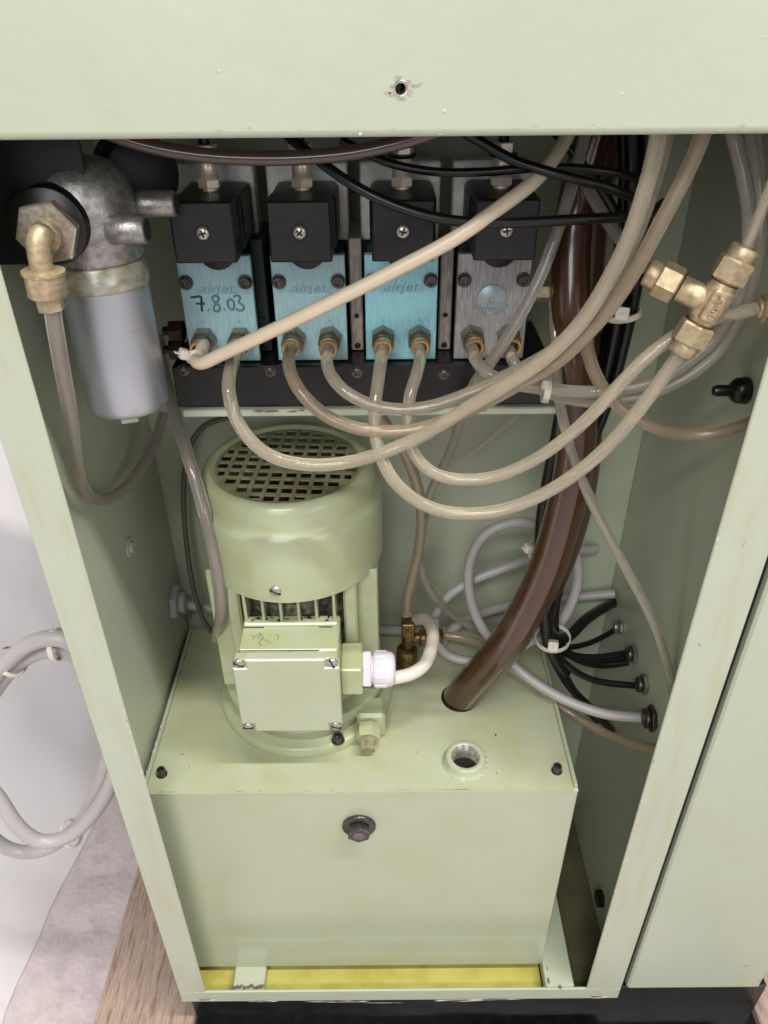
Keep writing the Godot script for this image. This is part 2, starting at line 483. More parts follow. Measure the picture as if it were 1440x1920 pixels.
# ---------------------------------------------------------------- the place
func _ready() -> void:
	var cam := Camera3D.new()
	cam.name = "camera"
	cam.position = Vector3(0, 1.15, 0.42)
	cam.basis = Basis(Vector3.RIGHT, deg_to_rad(-33.9)) * Basis(Vector3.BACK, deg_to_rad(-0.5))
	cam.fov = 67.31
	cam.near = 0.02
	cam.far = 60.0
	add_child(cam)
	cam.current = true
	var env := Environment.new()
	env.background_mode = Environment.BG_COLOR
	env.background_color = Color(0.87, 0.865, 0.88)
	env.background_energy_multiplier = 0.5
	env.tonemap_mode = Environment.TONE_MAPPER_LINEAR
	env.tonemap_exposure = 0.695
	env.sdfgi_enabled = true
	env.ssao_enabled = true
	env.ssil_enabled = true
	var we := WorldEnvironment.new()
	we.name = "room_light"
	we.environment = env
	add_child(we)
	# the ceiling tube lamp over the machine's front, and a second one farther back in the room
	lamp("ceiling_lamp_light", Vector3(1.1, 3.6, 0.76), Vector3(1.1, 0.6, -0.1), Vector2(2.2, 0.1), 15.0, Color(1.0, 0.98, 0.96))
	lamp("far_ceiling_lamp_light", Vector3(-0.35, 2.9, 2.0), Vector3(-0.35, 0.6, -0.1), Vector2(1.3, 0.3), 5.5, Color(1.0, 0.98, 0.96))
	# daylight from the two windows of the workshop behind the photographer
	lamp("left_window_light", Vector3(-0.5, 1.8, 2.3), Vector3(-0.2, 0.6, -0.1), Vector2(0.9, 1.3), 2.6, Color(0.97, 0.98, 1.0))
	lamp("right_window_light", Vector3(1.7, 1.4, 2.2), Vector3(0, 0.7, -0.1), Vector2(0.9, 1.3), 1.6, Color(0.97, 0.98, 1.0))
	make_materials()
	ground()
	await cabinet()
	base_and_pallet()
	await tank()
	await motor()
	valves()
	filter()
	suction_hoses()
	valve_tubes()
	back_tubes()
	fittings()
	cables()
	side_bits()

func lamp(called: String, at: Vector3, to: Vector3, size: Vector2, energy: float, col: Color) -> void:
	var l := AreaLight3D.new()
	l.name = called
	l.area_size = size
	l.light_energy = energy
	l.light_color = col
	l.area_range = 12.0
	l.shadow_enabled = true
	add_child(l)
	l.look_at_from_position(at, to, Vector3.FORWARD)

func ground() -> void:
	var g := Geo.new()
	slab(g, Vector3(-4, -0.05, -4), Vector3(4, 0, 4), 0.001)
	structure("floor", g, M.floor, "pale grey pinkish concrete floor beside the machine")

func cabinet() -> void:
	var t := thing("machine_cabinet", "pale green steel machine cabinet standing open at the front", "cabinet", Vector3(0, 0.19, -0.13))
	var top := 1.45
	var lip := 1.0915
	# front fascia with a rounded lower edge and a screw hole
	var bake := CSGCombiner3D.new()
	var a := CSGBox3D.new()
	a.size = Vector3(0.655, top - lip - 0.004, 0.018)
	a.position = Vector3(0.092, (top + lip + 0.004) / 2, -0.007)
	bake.add_child(a)
	var hole := CSGCylinder3D.new()
	hole.radius = 0.00265; hole.height = 0.06; hole.sides = 24
	hole.rotation.x = PI / 2
	hole.position = Vector3(0.0097, 1.1127, 0)
	hole.operation = CSGShape3D.OPERATION_SUBTRACTION
	bake.add_child(hole)
	var fascia := MeshInstance3D.new()
	fascia.name = "fascia"
	fascia.mesh = await baked(bake)
	fascia.position = -t.position
	fascia.material_override = M.paint
	t.add_child(fascia)
	var g := Geo.new()
	tube(g, [Vector3(-0.2355, lip + 0.004, -0.002), Vector3(0.09, lip + 0.004, -0.002), Vector3(0.4195, lip + 0.004, -0.002)], 0.004, 20)
	put("rolled_edge", g, M.paint, fascia)
	g = Geo.new()
	var hc: Vector3 = Vector3(0.0097, 1.1129, 0.002)
	for c in [[-0.0042, -0.0022, 0.0022, 0.0014], [0.0004, -0.0043, 0.0032, 0.0011], [0.0042, -0.0016, 0.0018, 0.0018], [0.0034, 0.0024, 0.0018, 0.0016], [-0.0012, 0.0044, 0.0024, 0.0013], [-0.0062, -0.0016, 0.0026, 0.0007], [0.0072, 0.0012, 0.0026, 0.0008], [0.0098, 0.0022, 0.0012, 0.0005], [-0.004, 0.0012, 0.0014, 0.0012]]:
		flake(g, hc + Vector3(c[0], c[1], 0), Vector3(c[2], c[3] * 0.3, 0), Vector3(-c[2] * 0.2, c[3], 0), int(c[2] * 1e5) + int(absf(c[1]) * 1e5))
	put("worn_paint", g, M.pale_primer, fascia)
	g = Geo.new()
	lathe(g, [Vector2(0.00265, -0.001), Vector2(0.0029, 0.0001), Vector2(0.0034, 0.0002), Vector2(0.0036, 0)], along(Vector3(0.0097, 1.1129, 0.0021), Vector3.BACK), 24)
	put("bright_ring", g, M.zinc, fascia)
	g = Geo.new()
	for c in [[Vector3(0.0309, 1.1037, 0.002), 0.0014, 0.001], [Vector3(-0.0099, 1.0935, 0.0022), 0.0012, 0.0011], [Vector3(-0.0762, 1.1211, 0.002), 0.001, 0.0008], [Vector3(0.1157, 1.1101, 0.002), 0.001, 0.0008], [Vector3(0.1784, 1.0979, 0.0022), 0.0008, 0.0006], [Vector3(0.1774, 1.1329, 0.002), 0.0012, 0.0004]]:
		flake(g, c[0], Vector3(c[1], 0, 0), Vector3(0, c[2], 0), int(c[1] * 1e6) + g.v.size())
	put("paint_nick", g, M.nick, fascia)
	g = Geo.new()
	var er := RandomNumberGenerator.new()
	er.seed = 77
	for i in 20:
		flake(g, Vector3(er.randf_range(-0.185, 0.185), 1.0925 + er.randf_range(0.0, 0.004), 0.0019), Vector3(er.randf_range(0.0006, 0.0026), 0, 0), Vector3(0, er.randf_range(0.0002, 0.0006), 0), 400 + i)
	put("edge_wear", g, M.smudge, fascia)
	# corner posts: folded sheet
	for s in [[-0.2365, -0.207], [0.2245, 0.2635]]:
		g = Geo.new()
		var inner := -0.013 if s[0] < 0 else 0.0
		slab(g, Vector3(s[0], 0.215, -0.0025), Vector3(s[1], lip + 0.02, 0), 0.0008)
		var post := put("post", g, M.paint_post, t)
		g = Geo.new()
		if s[0] < 0:
			slab(g, Vector3(s[0] + 0.0007, 0.1955, -0.2675), Vector3(s[0] + 0.0032, top - 0.004, -0.0027), 0.0005)
		else:
			slab(g, Vector3(s[1] - 0.0025, 0.192, -0.2675), Vector3(s[1] + 0.0004, top - 0.004, -0.0027), 0.0005)
		put("side_wall", g, M.paint, t)
		var chips := Geo.new()
		var rng := RandomNumberGenerator.new()
		rng.seed = 5 if s[0] < 0 else 6
		var edge: float = s[1] - 0.0009 if s[0] < 0 else s[0] + 0.0009
		for i in 16:
			var y := rng.randf_range(0.28, 0.95) if i > 7 else rng.randf_range(0.62, 0.68) if s[0] < 0 else rng.randf_range(0.55, 0.62)
			flake(chips, Vector3(edge, y, 0.00002), Vector3(rng.randf_range(0.0004, 0.0009), 0, 0), Vector3(0, rng.randf_range(0.0008, 0.0036), 0), i + 90)
		put("edge_wear", chips, M.bright_chip, post)
		chips = Geo.new()
		for i in 9:
			var x := rng.randf_range(s[0] + 0.006, s[1] - 0.006)
			flake(chips, Vector3(x, rng.randf_range(0.25, 0.85), 0.00001), Vector3(rng.randf_range(0.0003, 0.001), 0, 0), Vector3(0, rng.randf_range(0.0006, 0.0022), 0), i + 190)
		put("dirt_speck", chips, M.smudge if s[0] < 0 else M.cast_dirty, post)
	# sill along the bottom of the opening
	g = Geo.new()
	slab(g, Vector3(-0.2365, 0.1925, -0.003), Vector3(0.2635, 0.2148, -0.0002), 0.0007)
	var sill := put("sill", g, M.paint, t)
	g = Geo.new()
	var wear := Geo.new()
	for c in [[Vector3(-0.2085, 0.1984, 0), 0.010, 0.0022], [Vector3(-0.1438, 0.1934, 0), 0.014, 0.0018], [Vector3(-0.0539, 0.1917, 0), 0.03, 0.0016], [Vector3(0.0808, 0.1918, 0), 0.022, 0.0026], [Vector3(0.1236, 0.1936, 0), 0.024, 0.0022], [Vector3(0.2392, 0.1979, 0), 0.010, 0.0028], [Vector3(-0.0049, 0.187, 0), 0.02, 0.0008]]:
		flake(wear, c[0] + Vector3(0, 0, 0.0002), Vector3(c[1] * 1.5, 0, 0), Vector3(0, c[2] * 1.5, 0), int(c[1] * 1e4))
		flake(g, c[0] + Vector3(0, 0, 0.0004), Vector3(c[1], 0, 0), Vector3(0, c[2], 0), int(c[1] * 1e4) + 1)
	put("worn_paint", wear, M.bright_chip, sill)
	put("bare_patch", g, M.primer, sill)
	# back wall, roof, dark bottom
	g = Geo.new()
	slab(g, Vector3(-0.2332, 0.06, -0.2675), Vector3(0.2608, top - 0.004, -0.264), 0.0005)
	put("back_wall", g, M.paint, t)
	g = Geo.new()
	slab(g, Vector3(-0.2365, top - 0.0035, -0.2675), Vector3(0.4195, top, -0.0165), 0.0005)
	put("roof", g, M.paint, t)
	g = Geo.new()
	slab(g, Vector3(0.2118, 0.1919, -0.2635), Vector3(0.2606, 0.194, -0.0034), 0.0005)
	put("bottom_pan", g, M.pan, t)
	# oil tray and the bars that carry the tank
	g = Geo.new()
	slab(g, Vector3(-0.2325, 0.19, -0.262), Vector3(0.1785, 0.1935, -0.0035), 0.0005)
	put("drip_tray", g, M.tray_oil, t)
	g = Geo.new()
	slab(g, Vector3(0.1795, 0.1937, -0.262), Vector3(0.2115, 0.2149, -0.0034), 0.001)
	var bar := put("bearer", g, M.paint, t)
	g = Geo.new()
	for c in [[Vector3(0.1841, 0.2149, -0.0232), 0.001, 0.004], [Vector3(0.1829, 0.2149, -0.0098), 0.002, 0.005], [Vector3(0.195, 0.2149, -0.0029), 0.003, 0.003], [Vector3(0.1783, 0.2149, -0.0042), 0.0015, 0.003]]:
		flake(g, c[0], Vector3(c[1], 0, 0), Vector3(0, 0, -c[2]), int(c[2] * 1e5))
	put("bare_patch", g, M.primer, bar)
	g = Geo.new()
	slab(g, Vector3(-0.178, 0.1937, -0.25), Vector3(-0.142, 0.2092, -0.0034), 0.0012)
	bar = put("bearer", g, M.paint, t)
	g = Geo.new()
	for i in 9:
		flake(g, Vector3(-0.1762 + i * 0.004, 0.20915, -0.0068 - 0.001 * (i % 3)), Vector3(0.0035, 0, 0), Vector3(0, 0, -0.0032), 71 + i)
	put("bare_patch", g, M.primer, bar)
	# shelf for the valves
	g = Geo.new()
	slab(g, Vector3(-0.1555, 0.8785, -0.2635), Vector3(0.137, 0.8845, -0.118), 0.001)
	var shelf := put("shelf", g, M.paint, t)
	g = Geo.new()
	slab(g, Vector3(-0.2332, 0.868, -0.225), Vector3(-0.208, 0.8845, -0.221), 0.0006)
	put("bracket", g, M.paint, shelf)
	g = Geo.new()
	for c in [[Vector3(-0.0963, 0.8839, -0.118), 0.006, 0.0014], [Vector3(-0.086, 0.8838, -0.118), 0.009, 0.0016], [Vector3(-0.0703, 0.8832, -0.118), 0.006, 0.001], [Vector3(-0.0628, 0.8841, -0.118), 0.003, 0.0012], [Vector3(0.0792, 0.8822, -0.118), 0.002, 0.001]]:
		flake(g, c[0], Vector3(c[1], 0, 0), Vector3(0, c[2], 0), int(c[1] * 1e5))
	put("scuff", g, M.scuff, shelf)
	# flush door of the next compartment with its dark rubber seal
	g = Geo.new()
	slab(g, Vector3(0.2695, 0.2165, -0.018), Vector3(0.4195, lip - 0.002, 0.0005), 0.002)
	var door := put("door", g, M.paint, t)
	g = Geo.new()
	slab(g, Vector3(0.2637, 0.206, -0.014), Vector3(0.2693, lip - 0.002, -0.006), 0.0008)
	put("rubber_seal", g, M.rubber, door)
	g = Geo.new()
	flake(g, Vector3(0.392, 0.2658, 0) + Vector3(0, 0, 0.0006), Vector3(0.0026, 0.001, 0), Vector3(0, 0.0009, 0), 3)
	flake(g, Vector3(0.4149, 0.2321, 0) + Vector3(0, 0, 0.0006), Vector3(0.002, 0.001, 0), Vector3(0, 0.001, 0), 4)
	put("bare_patch", g, M.primer, door)
	g = Geo.new()
	slab(g, Vector3(0.2638, 0.206, -0.26), Vector3(0.4175, lip + 0.15, -0.0185), 0.001)
	put("next_compartment", g, M.paint, t)

func base_and_pallet() -> void:
	var t := thing("machine_plinth", "black oily steel plinth under the green cabinet", "plinth", Vector3(0.09, 0.12, -0.15))
	var g := Geo.new()
	slab(g, Vector3(-0.233, 0.121, -0.26), Vector3(0.441, 0.1912, -0.012), 0.002)
	put("frame", g, M.base, t)
	g = Geo.new()
	slab(g, Vector3(-0.2315, 0.122, -0.03), Vector3(0.4395, 0.133, 0.07), 0.003)
	put("wet_ledge", g, M.wet, t)
	# pallet boards under the plinth
	for b in [[-0.357, -0.235, "grey brown weathered wooden board left of the black plinth"], [0.448, 0.6, "pale wooden board at the lower right corner of the machine"]]:
		g = Geo.new()
		slab(g, Vector3(b[0], 0.098, -0.75), Vector3(b[1], 0.12, 0.4), 0.002)
		single("pallet_board", b[2], "board", g, M.wood, "wooden boards under the machine")
	g = Geo.new()
	slab(g, Vector3(-0.35, 0.001, -0.7), Vector3(-0.24, 0.0975, -0.5), 0.003)
	single("pallet_block", "wooden block carrying the weathered board beside the plinth", "block", g, M.wood)
	# plastic sheet hanging in folds
	var f := FastNoiseLite.new()
	f.seed = 4
	f.frequency = 1.1
	var nu := 70
	var nv := 60
	var p := []
	for i in nu + 1:
		var row := []
		for j in nv + 1:
			var z := lerpf(0.5, -2.0, float(i) / nu)
			var y := lerpf(0.0015, 1.3, float(j) / nv)
			var low := clampf(1.0 - y / 0.75, 0.0, 1.0)
			var fold := sin(z * 11.0 + 2.5 * f.get_noise_2d(z, y * 0.6)) * 0.6 + sin(z * 29.0 + y * 1.5) * 0.1
			var x := -0.522 - 0.8 * y + 0.012 * f.get_noise_2d(z * 3.0, y * 3.0) + low * (0.028 + 0.02 * fold) + 0.016 * sin(z * 6.0 + y * 3.2) + 0.03 * f.get_noise_2d(z * 1.4 + 7.0, y * 1.8)
			row.append(Vector3(x, y, z))
		p.append(row)
	g = Geo.new()
	var nrm := func(i: int, j: int) -> Vector3:
		var du: Vector3 = p[mini(i + 1, nu)][j] - p[maxi(i - 1, 0)][j]
		var dv: Vector3 = p[i][mini(j + 1, nv)] - p[i][maxi(j - 1, 0)]
		var q := du.cross(dv).normalized()
		return q if q.x > 0 else -q
	for i in nu:
		for j in nv:
			for side in 2:
				var o := Vector3(-0.0012 * side, 0, 0)
				var s := 1.0 - 2.0 * side
				g.quad(p[i][j] + o, p[i + 1][j] + o, p[i + 1][j + 1] + o, p[i][j + 1] + o, nrm.call(i, j) * s, nrm.call(i + 1, j) * s, nrm.call(i + 1, j + 1) * s, nrm.call(i, j + 1) * s)
	single("plastic_sheet", "white plastic sheet hanging in soft folds to the floor left of the machine", "plastic sheet", g, M.sheet)

func tank() -> void:
	var t := thing("oil_tank", "pale green steel oil tank with bolted lid standing in the cabinet", "tank", Vector3(-0.025, 0.2095, -0.14))
	var x0 := -0.2295
	var x1 := 0.1795
	var yt := 0.533
	var zf := -0.03
	var g := Geo.new()
	# tank shell: four walls and floor
	slab(g, Vector3(x0, 0.2095, zf - 0.003), Vector3(x1, yt - 0.003, zf), 0.0012)
	put("front_wall", g, M.tank, t)
	g = Geo.new()
	slab(g, Vector3(x0, 0.2095, -0.255), Vector3(x0 + 0.004, yt + 0.0025, zf - 0.0032), 0.001)
	put("side_wall", g, M.tank, t)
	g = Geo.new()
	slab(g, Vector3(x1 - 0.004, 0.2095, -0.255), Vector3(x1, yt + 0.0025, zf - 0.0032), 0.001)
	put("side_wall", g, M.tank, t)
	g = Geo.new()
	slab(g, Vector3(x0 + 0.0042, 0.21, -0.255), Vector3(x1 - 0.0042, yt - 0.0042, -0.252), 0.0006)
	put("rear_wall", g, M.tank, t)
	g = Geo.new()
	slab(g, Vector3(x0 + 0.0042, 0.21, -0.2518), Vector3(x1 - 0.0042, 0.2125, zf - 0.0034), 0.0005)
	put("bottom", g, M.black_inside, t)
	# lid with two openings
	var c := CSGCombiner3D.new()
	var b := CSGBox3D.new()
	b.size = Vector3(x1 - x0 - 0.0086, 0.004, 0.2246)
	b.position = Vector3((x0 + x1) / 2, yt - 0.002, zf - 0.1121)
	c.add_child(b)
	for h in [[Vector3(0.0763, 0.534, -0.0625), 0.0135], [Vector3(0.0783, 0.533, -0.1445), 0.0185]]:
		var k := CSGCylinder3D.new()
		k.radius = h[1]; k.height = 0.03; k.sides = 40
		k.position = Vector3(h[0].x, yt, h[0].z)
		k.operation = CSGShape3D.OPERATION_SUBTRACTION
		c.add_child(k)
	var lid := MeshInstance3D.new()
	lid.name = "lid"
	lid.mesh = await baked(c)
	lid.position = -t.position
	lid.material_override = M.lid
	t.add_child(lid)
	g = Geo.new()
	tube(g, [Vector3(x0 + 0.0002, yt - 0.0024, zf - 0.0022), Vector3(0, yt - 0.0024, zf - 0.0022), Vector3(x1 - 0.0002, yt - 0.0024, zf - 0.0022)], 0.0024, 14)
	put("front_edge", g, M.tank, lid)
	g = Geo.new()
	var rng := RandomNumberGenerator.new()
	rng.seed = 12
	for i in 26:
		var x := rng.randf_range(x0 + 0.01, x1 - 0.01)
		flake(g, Vector3(x, yt - 0.0003, zf - 0.0016), Vector3(rng.randf_range(0.003, 0.013), 0, 0), Vector3(0, rng.randf_range(0.0004, 0.0008), -rng.randf_range(0.0002, 0.0007)), i)
	put("bare_edge", g, M.primer, lid)
	g = Geo.new()
	for i in 22:
		var z := rng.randf_range(-0.11, zf - 0.008)
		flake(g, Vector3(x0 + rng.randf_range(0.0004, 0.0022), yt + 0.0025, z), Vector3(rng.randf_range(0.0003, 0.0009), 0, 0), Vector3(0, 0, -rng.randf_range(0.001, 0.005)), i + 40)
	put("edge_wear", g, M.bright_chip, lid)
	g = Geo.new()
	for q in [[Vector3(-0.105, yt, -0.055), 0.0005, 0.0005], [Vector3(0.105, yt, -0.05), 0.0003, 0.003], [Vector3(0.11, yt, -0.095), 0.0012, 0.0018], [Vector3(0.03, yt, -0.075), 0.0007, 0.0008], [Vector3(-0.2, yt, -0.075), 0.001, 0.0012], [Vector3(0.13, yt, -0.07), 0.0004, 0.0006], [Vector3(-0.19, yt, -0.06), 0.0006, 0.0009]]:
		flake(g, q[0], Vector3(q[1], 0, 0), Vector3(0, 0, -q[2]), int(q[1] * 1e5) + 7)
	put("grit", g, M.rust, lid)
	# filler neck: welded ring with a thread inside
	var f := Vector3(Vector3(0.0763, 0.534, -0.0625).x, yt, -0.0625)
	g = Geo.new()
	lathe(g, [Vector2(0.0225, 0.0), Vector2(0.0205, 0.002), Vector2(0.0192, 0.0035), Vector2(0.0188, 0.0085), Vector2(0.0178, 0.0095), Vector2(0.0142, 0.0095), Vector2(0.0135, 0.0088)], Transform3D(Basis(), f), 48)
	var neck := put("filler_neck", g, M.tank, t)
	g = Geo.new()
	var prof := []
	for i in 13:
		prof.append(Vector2(0.0128 if i % 2 else 0.0138, 0.0088 - i * 0.0016))
	prof.append(Vector2(0.0128, -0.03))
	lathe(g, prof, Transform3D(Basis(), f), 40)
	put("thread", g, M.zinc, neck)
	g = Geo.new()
	for i in 9:
		var a := -0.4 + i * 0.32
		flake(g, f + Vector3(cos(a) * 0.0215, 0.0013, sin(a) * 0.0215), Vector3(0.0028, 0, 0), Vector3(0, 0.0006, -0.0016), i + 3)
	put("weld_bead", g, M.motor, neck)
	g = Geo.new()
	lathe(g, [Vector2(0, -0.05), Vector2(0.02, -0.05)], Transform3D(Basis(), f), 20)
	put("oil_level", g, M.black_inside, neck)
	for p in [Vector3(-0.2145, 0.5355, -0.0515), Vector3(0.163, 0.5295, -0.0515)]:
		cap_screw("lid_screw", Vector3(p.x, yt, p.z), Vector3.UP, 0.0042, 0.0078, t, M.steel)
	# hexagon plug with washer in the front
	var pl: Vector3 = Vector3(-0.0269, 0.4828, -0.03)
	g = Geo.new()
	rod(g, pl, pl + Vector3(0, 0, 0.004), 0.0162, 0.001, 36)
	var wash := put("drain_plug", g, M.steel, t)
	g = Geo.new()
	hexrod(g, pl + Vector3(0, 0, 0.004), pl + Vector3(0, 0, 0.0125), 0.0115, 0.001, 0.45)
	put("hexagon_head", g, M.steel, wash)
	g = Geo.new()
	rod(g, pl + Vector3(0.0, -0.0005, 0.0125), pl + Vector3(0, -0.0005, 0.0129), 0.0058, 0.0002)
	put("dimple", g, M.primer, wash)

func motor() -> void:
	var ax := -0.083
	var az := -0.159
	var c := Vector3(ax, 0.533, az)
	var t := thing("pump_motor", "pale green electric pump motor with grilled fan cowl on the tank", "motor", c)
	var yl := 0.8155
	# cast foot on the lid
	var g := Geo.new()
	lathe(g, [Vector2(0.0, 0), Vector2(0.09, 0), Vector2(0.0905, 0.002), Vector2(0.0905, 0.0105), Vector2(0.0885, 0.0125), Vector2(0.0, 0.0125)], Transform3D(Basis(), c + Vector3(0, 0.0002, 0)), 64)
	put("mounting_foot", g, M.motor, t)
	g = Geo.new()
	lathe(g, [Vector2(0.0, 0.013), Vector2(0.078, 0.013), Vector2(0.0795, 0.015), Vector2(0.0815, 0.026), Vector2(0.0835, 0.028), Vector2(0.0835, 0.0375), Vector2(0.082, 0.0395), Vector2(0.068, 0.041), Vector2(0.062, 0.052), Vector2(0.0, 0.052)], Transform3D(Basis(), c), 64)
	put("flange", g, M.motor, t)
	# finned housing
	g = Geo.new()
	lathe(g, [Vector2(0.0, 0.05), Vector2(0.062, 0.05), Vector2(0.062, 0.2), Vector2(0.0, 0.2)], Transform3D(Basis(), c), 48)
	var body := put("housing", g, M.grime, t)
	for side in 4:
		for k in 6:
			var off := (k - 2.5) * 0.0155
			var f := Geo.new()
			var b := Basis(Vector3.UP, side * PI / 2)
			var lo := sqrt(0.0615 * 0.0615 - off * off) - 0.004
			var hi := 0.0715 if side % 2 == 0 else 0.0765
			prism(f, rrect(0.0026 if side % 2 == 0 else 0.0042, hi - lo, 0.0009), 0.143, 0.0006, Transform3D(b * Basis(Vector3.RIGHT, -PI / 2), c + b * Vector3(off, 0.0505, (hi + lo) / 2)))
			put("cooling_fin", f, M.motor, body)
	# corner ribs
	for k in [[1, 1], [1, -1], [-1, 1], [-1, -1]]:
		g = Geo.new()
		slab(g, c + Vector3(k[0] * 0.052 - 0.006, 0.0505, k[1] * 0.05 - 0.006), c + Vector3(k[0] * 0.052 + 0.006, 0.194, k[1] * 0.05 + 0.006), 0.002)
		put("corner_rib", g, M.motor, body)
	# fan cowl with step and rounded shoulder
	g = Geo.new()
	var h := yl - 0.533
	lathe(g, [Vector2(0.0772, h - 0.092), Vector2(0.0811, h - 0.092), Vector2(0.0811, h - 0.033), Vector2(0.0805, h - 0.0285), Vector2(0.0782, h - 0.0265), Vector2(0.0763, h - 0.0245), Vector2(0.0758, h - 0.02), Vector2(0.0751, h - 0.0085), Vector2(0.0737, h - 0.004), Vector2(0.0709, h - 0.001), Vector2(0.0677, h), Vector2(0.0656, h - 0.0006), Vector2(0.0646, h - 0.0022), Vector2(0.0630, h - 0.0026)], Transform3D(Basis(), c), 72)
	lathe(g, [Vector2(0.0772, h - 0.092), Vector2(0.0777, h - 0.03), Vector2(0.0725, h - 0.012), Vector2(0.0651, h - 0.0045)], Transform3D(Basis(), c), 48)
	var cowl := put("fan_cowl", g, M.motor, t)
	# grille: a plate with a grid of square holes
	var cs := CSGCombiner3D.new()
	var disc := CSGCylinder3D.new()
	disc.radius = 0.0643; disc.height = 0.0016; disc.sides = 64
	cs.add_child(disc)
	var holes := Geo.new()
	var turn := -0.07
	for i in range(-5, 5):
		for j in range(-5, 5):
			var q := Vector2(i + 0.5, j + 0.5)
			if q.length() > 4.85 or q.length() < 1.0:
				continue
			var outer_x := absf(q.x) > 4.0
			var outer_y := absf(q.y) > 4.0
			var hw := 0.0058 if outer_x and absf(q.y) > 1.0 else 0.0089
			var hd := 0.0055 if outer_y and absf(q.x) > 1.0 else 0.0089
			q = q * 0.0124 - Vector2(signf(q.x) * (0.0089 - hw) / 2, signf(q.y) * (0.0089 - hd) / 2)
			prism(holes, rrect(hw, hd, 0.0004), 0.01, 0.0, Transform3D(Basis(Vector3.RIGHT, -PI / 2), Vector3(q.x, -0.005, q.y)))
	prism(holes, ngon(20, 0.0038), 0.01, 0.0, Transform3D(Basis(Vector3.RIGHT, -PI / 2), Vector3(0, -0.005, 0)))
	var cut := CSGMesh3D.new()
	cut.mesh = holes.mesh()
	cut.operation = CSGShape3D.OPERATION_SUBTRACTION
	cs.add_child(cut)
	var grille := MeshInstance3D.new()
	grille.name = "grille"
	grille.mesh = await baked(cs)
	grille.transform = Transform3D(Basis(Vector3.UP, turn), Vector3(0, h - 0.0035, 0))
	grille.material_override = M.grille
	t.add_child(grille)
	g = Geo.new()
	rod(g, c + Vector3(0, h - 0.045, 0), c + Vector3(0, h - 0.018, 0), 0.016, 0.002)
	for k in 9:
		var b := Basis(Vector3.UP, k * TAU / 9)
		prism(g, rrect(0.05, 0.022, 0.002), 0.002, 0.0003, Transform3D(b * Basis(Vector3.RIGHT, 0.5), c + b * Vector3(0.036, h - 0.022, 0)))
	put("fan", g, M.fan, t)
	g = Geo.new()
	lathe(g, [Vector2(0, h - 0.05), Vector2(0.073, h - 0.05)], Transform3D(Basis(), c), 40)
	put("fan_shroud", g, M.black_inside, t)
	slot_screw(Vector3(-0.0914, 0.736, -0.0795), Vector3(-0.1, 0, 1), 0.0052, cowl, -0.45)
	# terminal box: foot, sloping hood, lid with notched corners
	var zb := -0.0555
	var x0 := Vector3(-0.1292, 0.6957, -0.045).x
	var x1 := Vector3(-0.0389, 0.6922, -0.045).x
	var ytop := Vector3(-0.0902, 0.6897, -0.045).y
	var ybot := Vector3(-0.0881, 0.6007, -0.045).y
	var xm := (x0 + x1) / 2
	g = Geo.new()
	slab(g, Vector3(x0 + 0.004, ybot + 0.003, -0.1), Vector3(x1 - 0.001, ytop + 0.0006, zb), 0.0016)
	slab(g, Vector3(x0 + 0.005, ytop - 0.001, -0.0955), Vector3(x1 - 0.002, ytop + 0.0045, -0.0842), 0.0014)
	var tb := put("terminal_box", g, M.motor, t)
	g = Geo.new()
	var w := x1 - x0
	var hh := ytop - ybot
	var n := 0.0118
	var m := 0.0098
	var outline := PackedVector2Array([Vector2(-w / 2 + n, -hh / 2), Vector2(w / 2 - n, -hh / 2), Vector2(w / 2 - n, -hh / 2 + m), Vector2(w / 2, -hh / 2 + m), Vector2(w / 2, hh / 2 - m), Vector2(w / 2 - n, hh / 2 - m), Vector2(w / 2 - n, hh / 2), Vector2(-w / 2 + n, hh / 2), Vector2(-w / 2 + n, hh / 2 - m), Vector2(-w / 2, hh / 2 - m), Vector2(-w / 2, -hh / 2 + m), Vector2(-w / 2 + n, -hh / 2 + m)])
	var mid := Vector3(xm, (ytop + ybot) / 2, zb)
	prism(g, outline, 0.0105, 0.0012, Transform3D(Basis(), mid + Vector3(0, 0, 0.0003)))
	var lid := put("terminal_box_lid", g, M.tank, t)
	g = Geo.new()
	prism(g, rrect(w - 0.001, hh - 0.001, 0.004, 3), 0.0082, 0.0008, Transform3D(Basis(), mid + Vector3(0, 0, 0.0004)))
	put("lid_corner", g, M.motor, lid)
	var k2 := 0
	for s in [[-1, 1, 0.5], [1, 1, 1.2], [-1, -1, 0.02], [1, -1, 0.25]]:
		slot_screw(mid + Vector3(s[0] * (w / 2 - 0.0058), s[1] * (hh / 2 - 0.0052), 0.0086), Vector3.BACK, 0.0049, lid, -s[2])
		k2 += 1
	letters("( R", 0.0075, 0.0006, Transform3D(Basis(), mid + Vector3(-0.019, -0.021, 0.0107)), "cast_mark", M.tank, lid)
	# cracks where paint split along the box seam
	g = Geo.new()
	for q in [[x0 + 0.014, 0.009, ytop + 0.0008, -0.0838], [x1 - 0.013, 0.006, ytop + 0.0008, -0.0838], [xm - 0.006, 0.034, ytop + 0.0005, zb + 0.0002]]:
		box(g, Vector3(q[0], q[2], q[3]), Vector3(q[1] * 2, 0.0008, 0.0008), 0.0002)
	put("split_seam", g, M.dark_slot, tb)
	g = Geo.new()
	var rng := RandomNumberGenerator.new()
	rng.seed = 3
	for i in 7:
		var p0 := Vector3(x0 + rng.randf_range(0.012, 0.035), ytop + 0.0007, rng.randf_range(-0.078, -0.068))
		var pts := [p0]
		for s in 4:
			pts.append(pts[-1] + Vector3(rng.randf_range(-0.002, 0.003), 0, rng.randf_range(0.0004, 0.0028)))
		tube(g, pts, 0.00016, 5)
	put("paint_crack", g, M.dark_slot, tb)
	g = Geo.new()
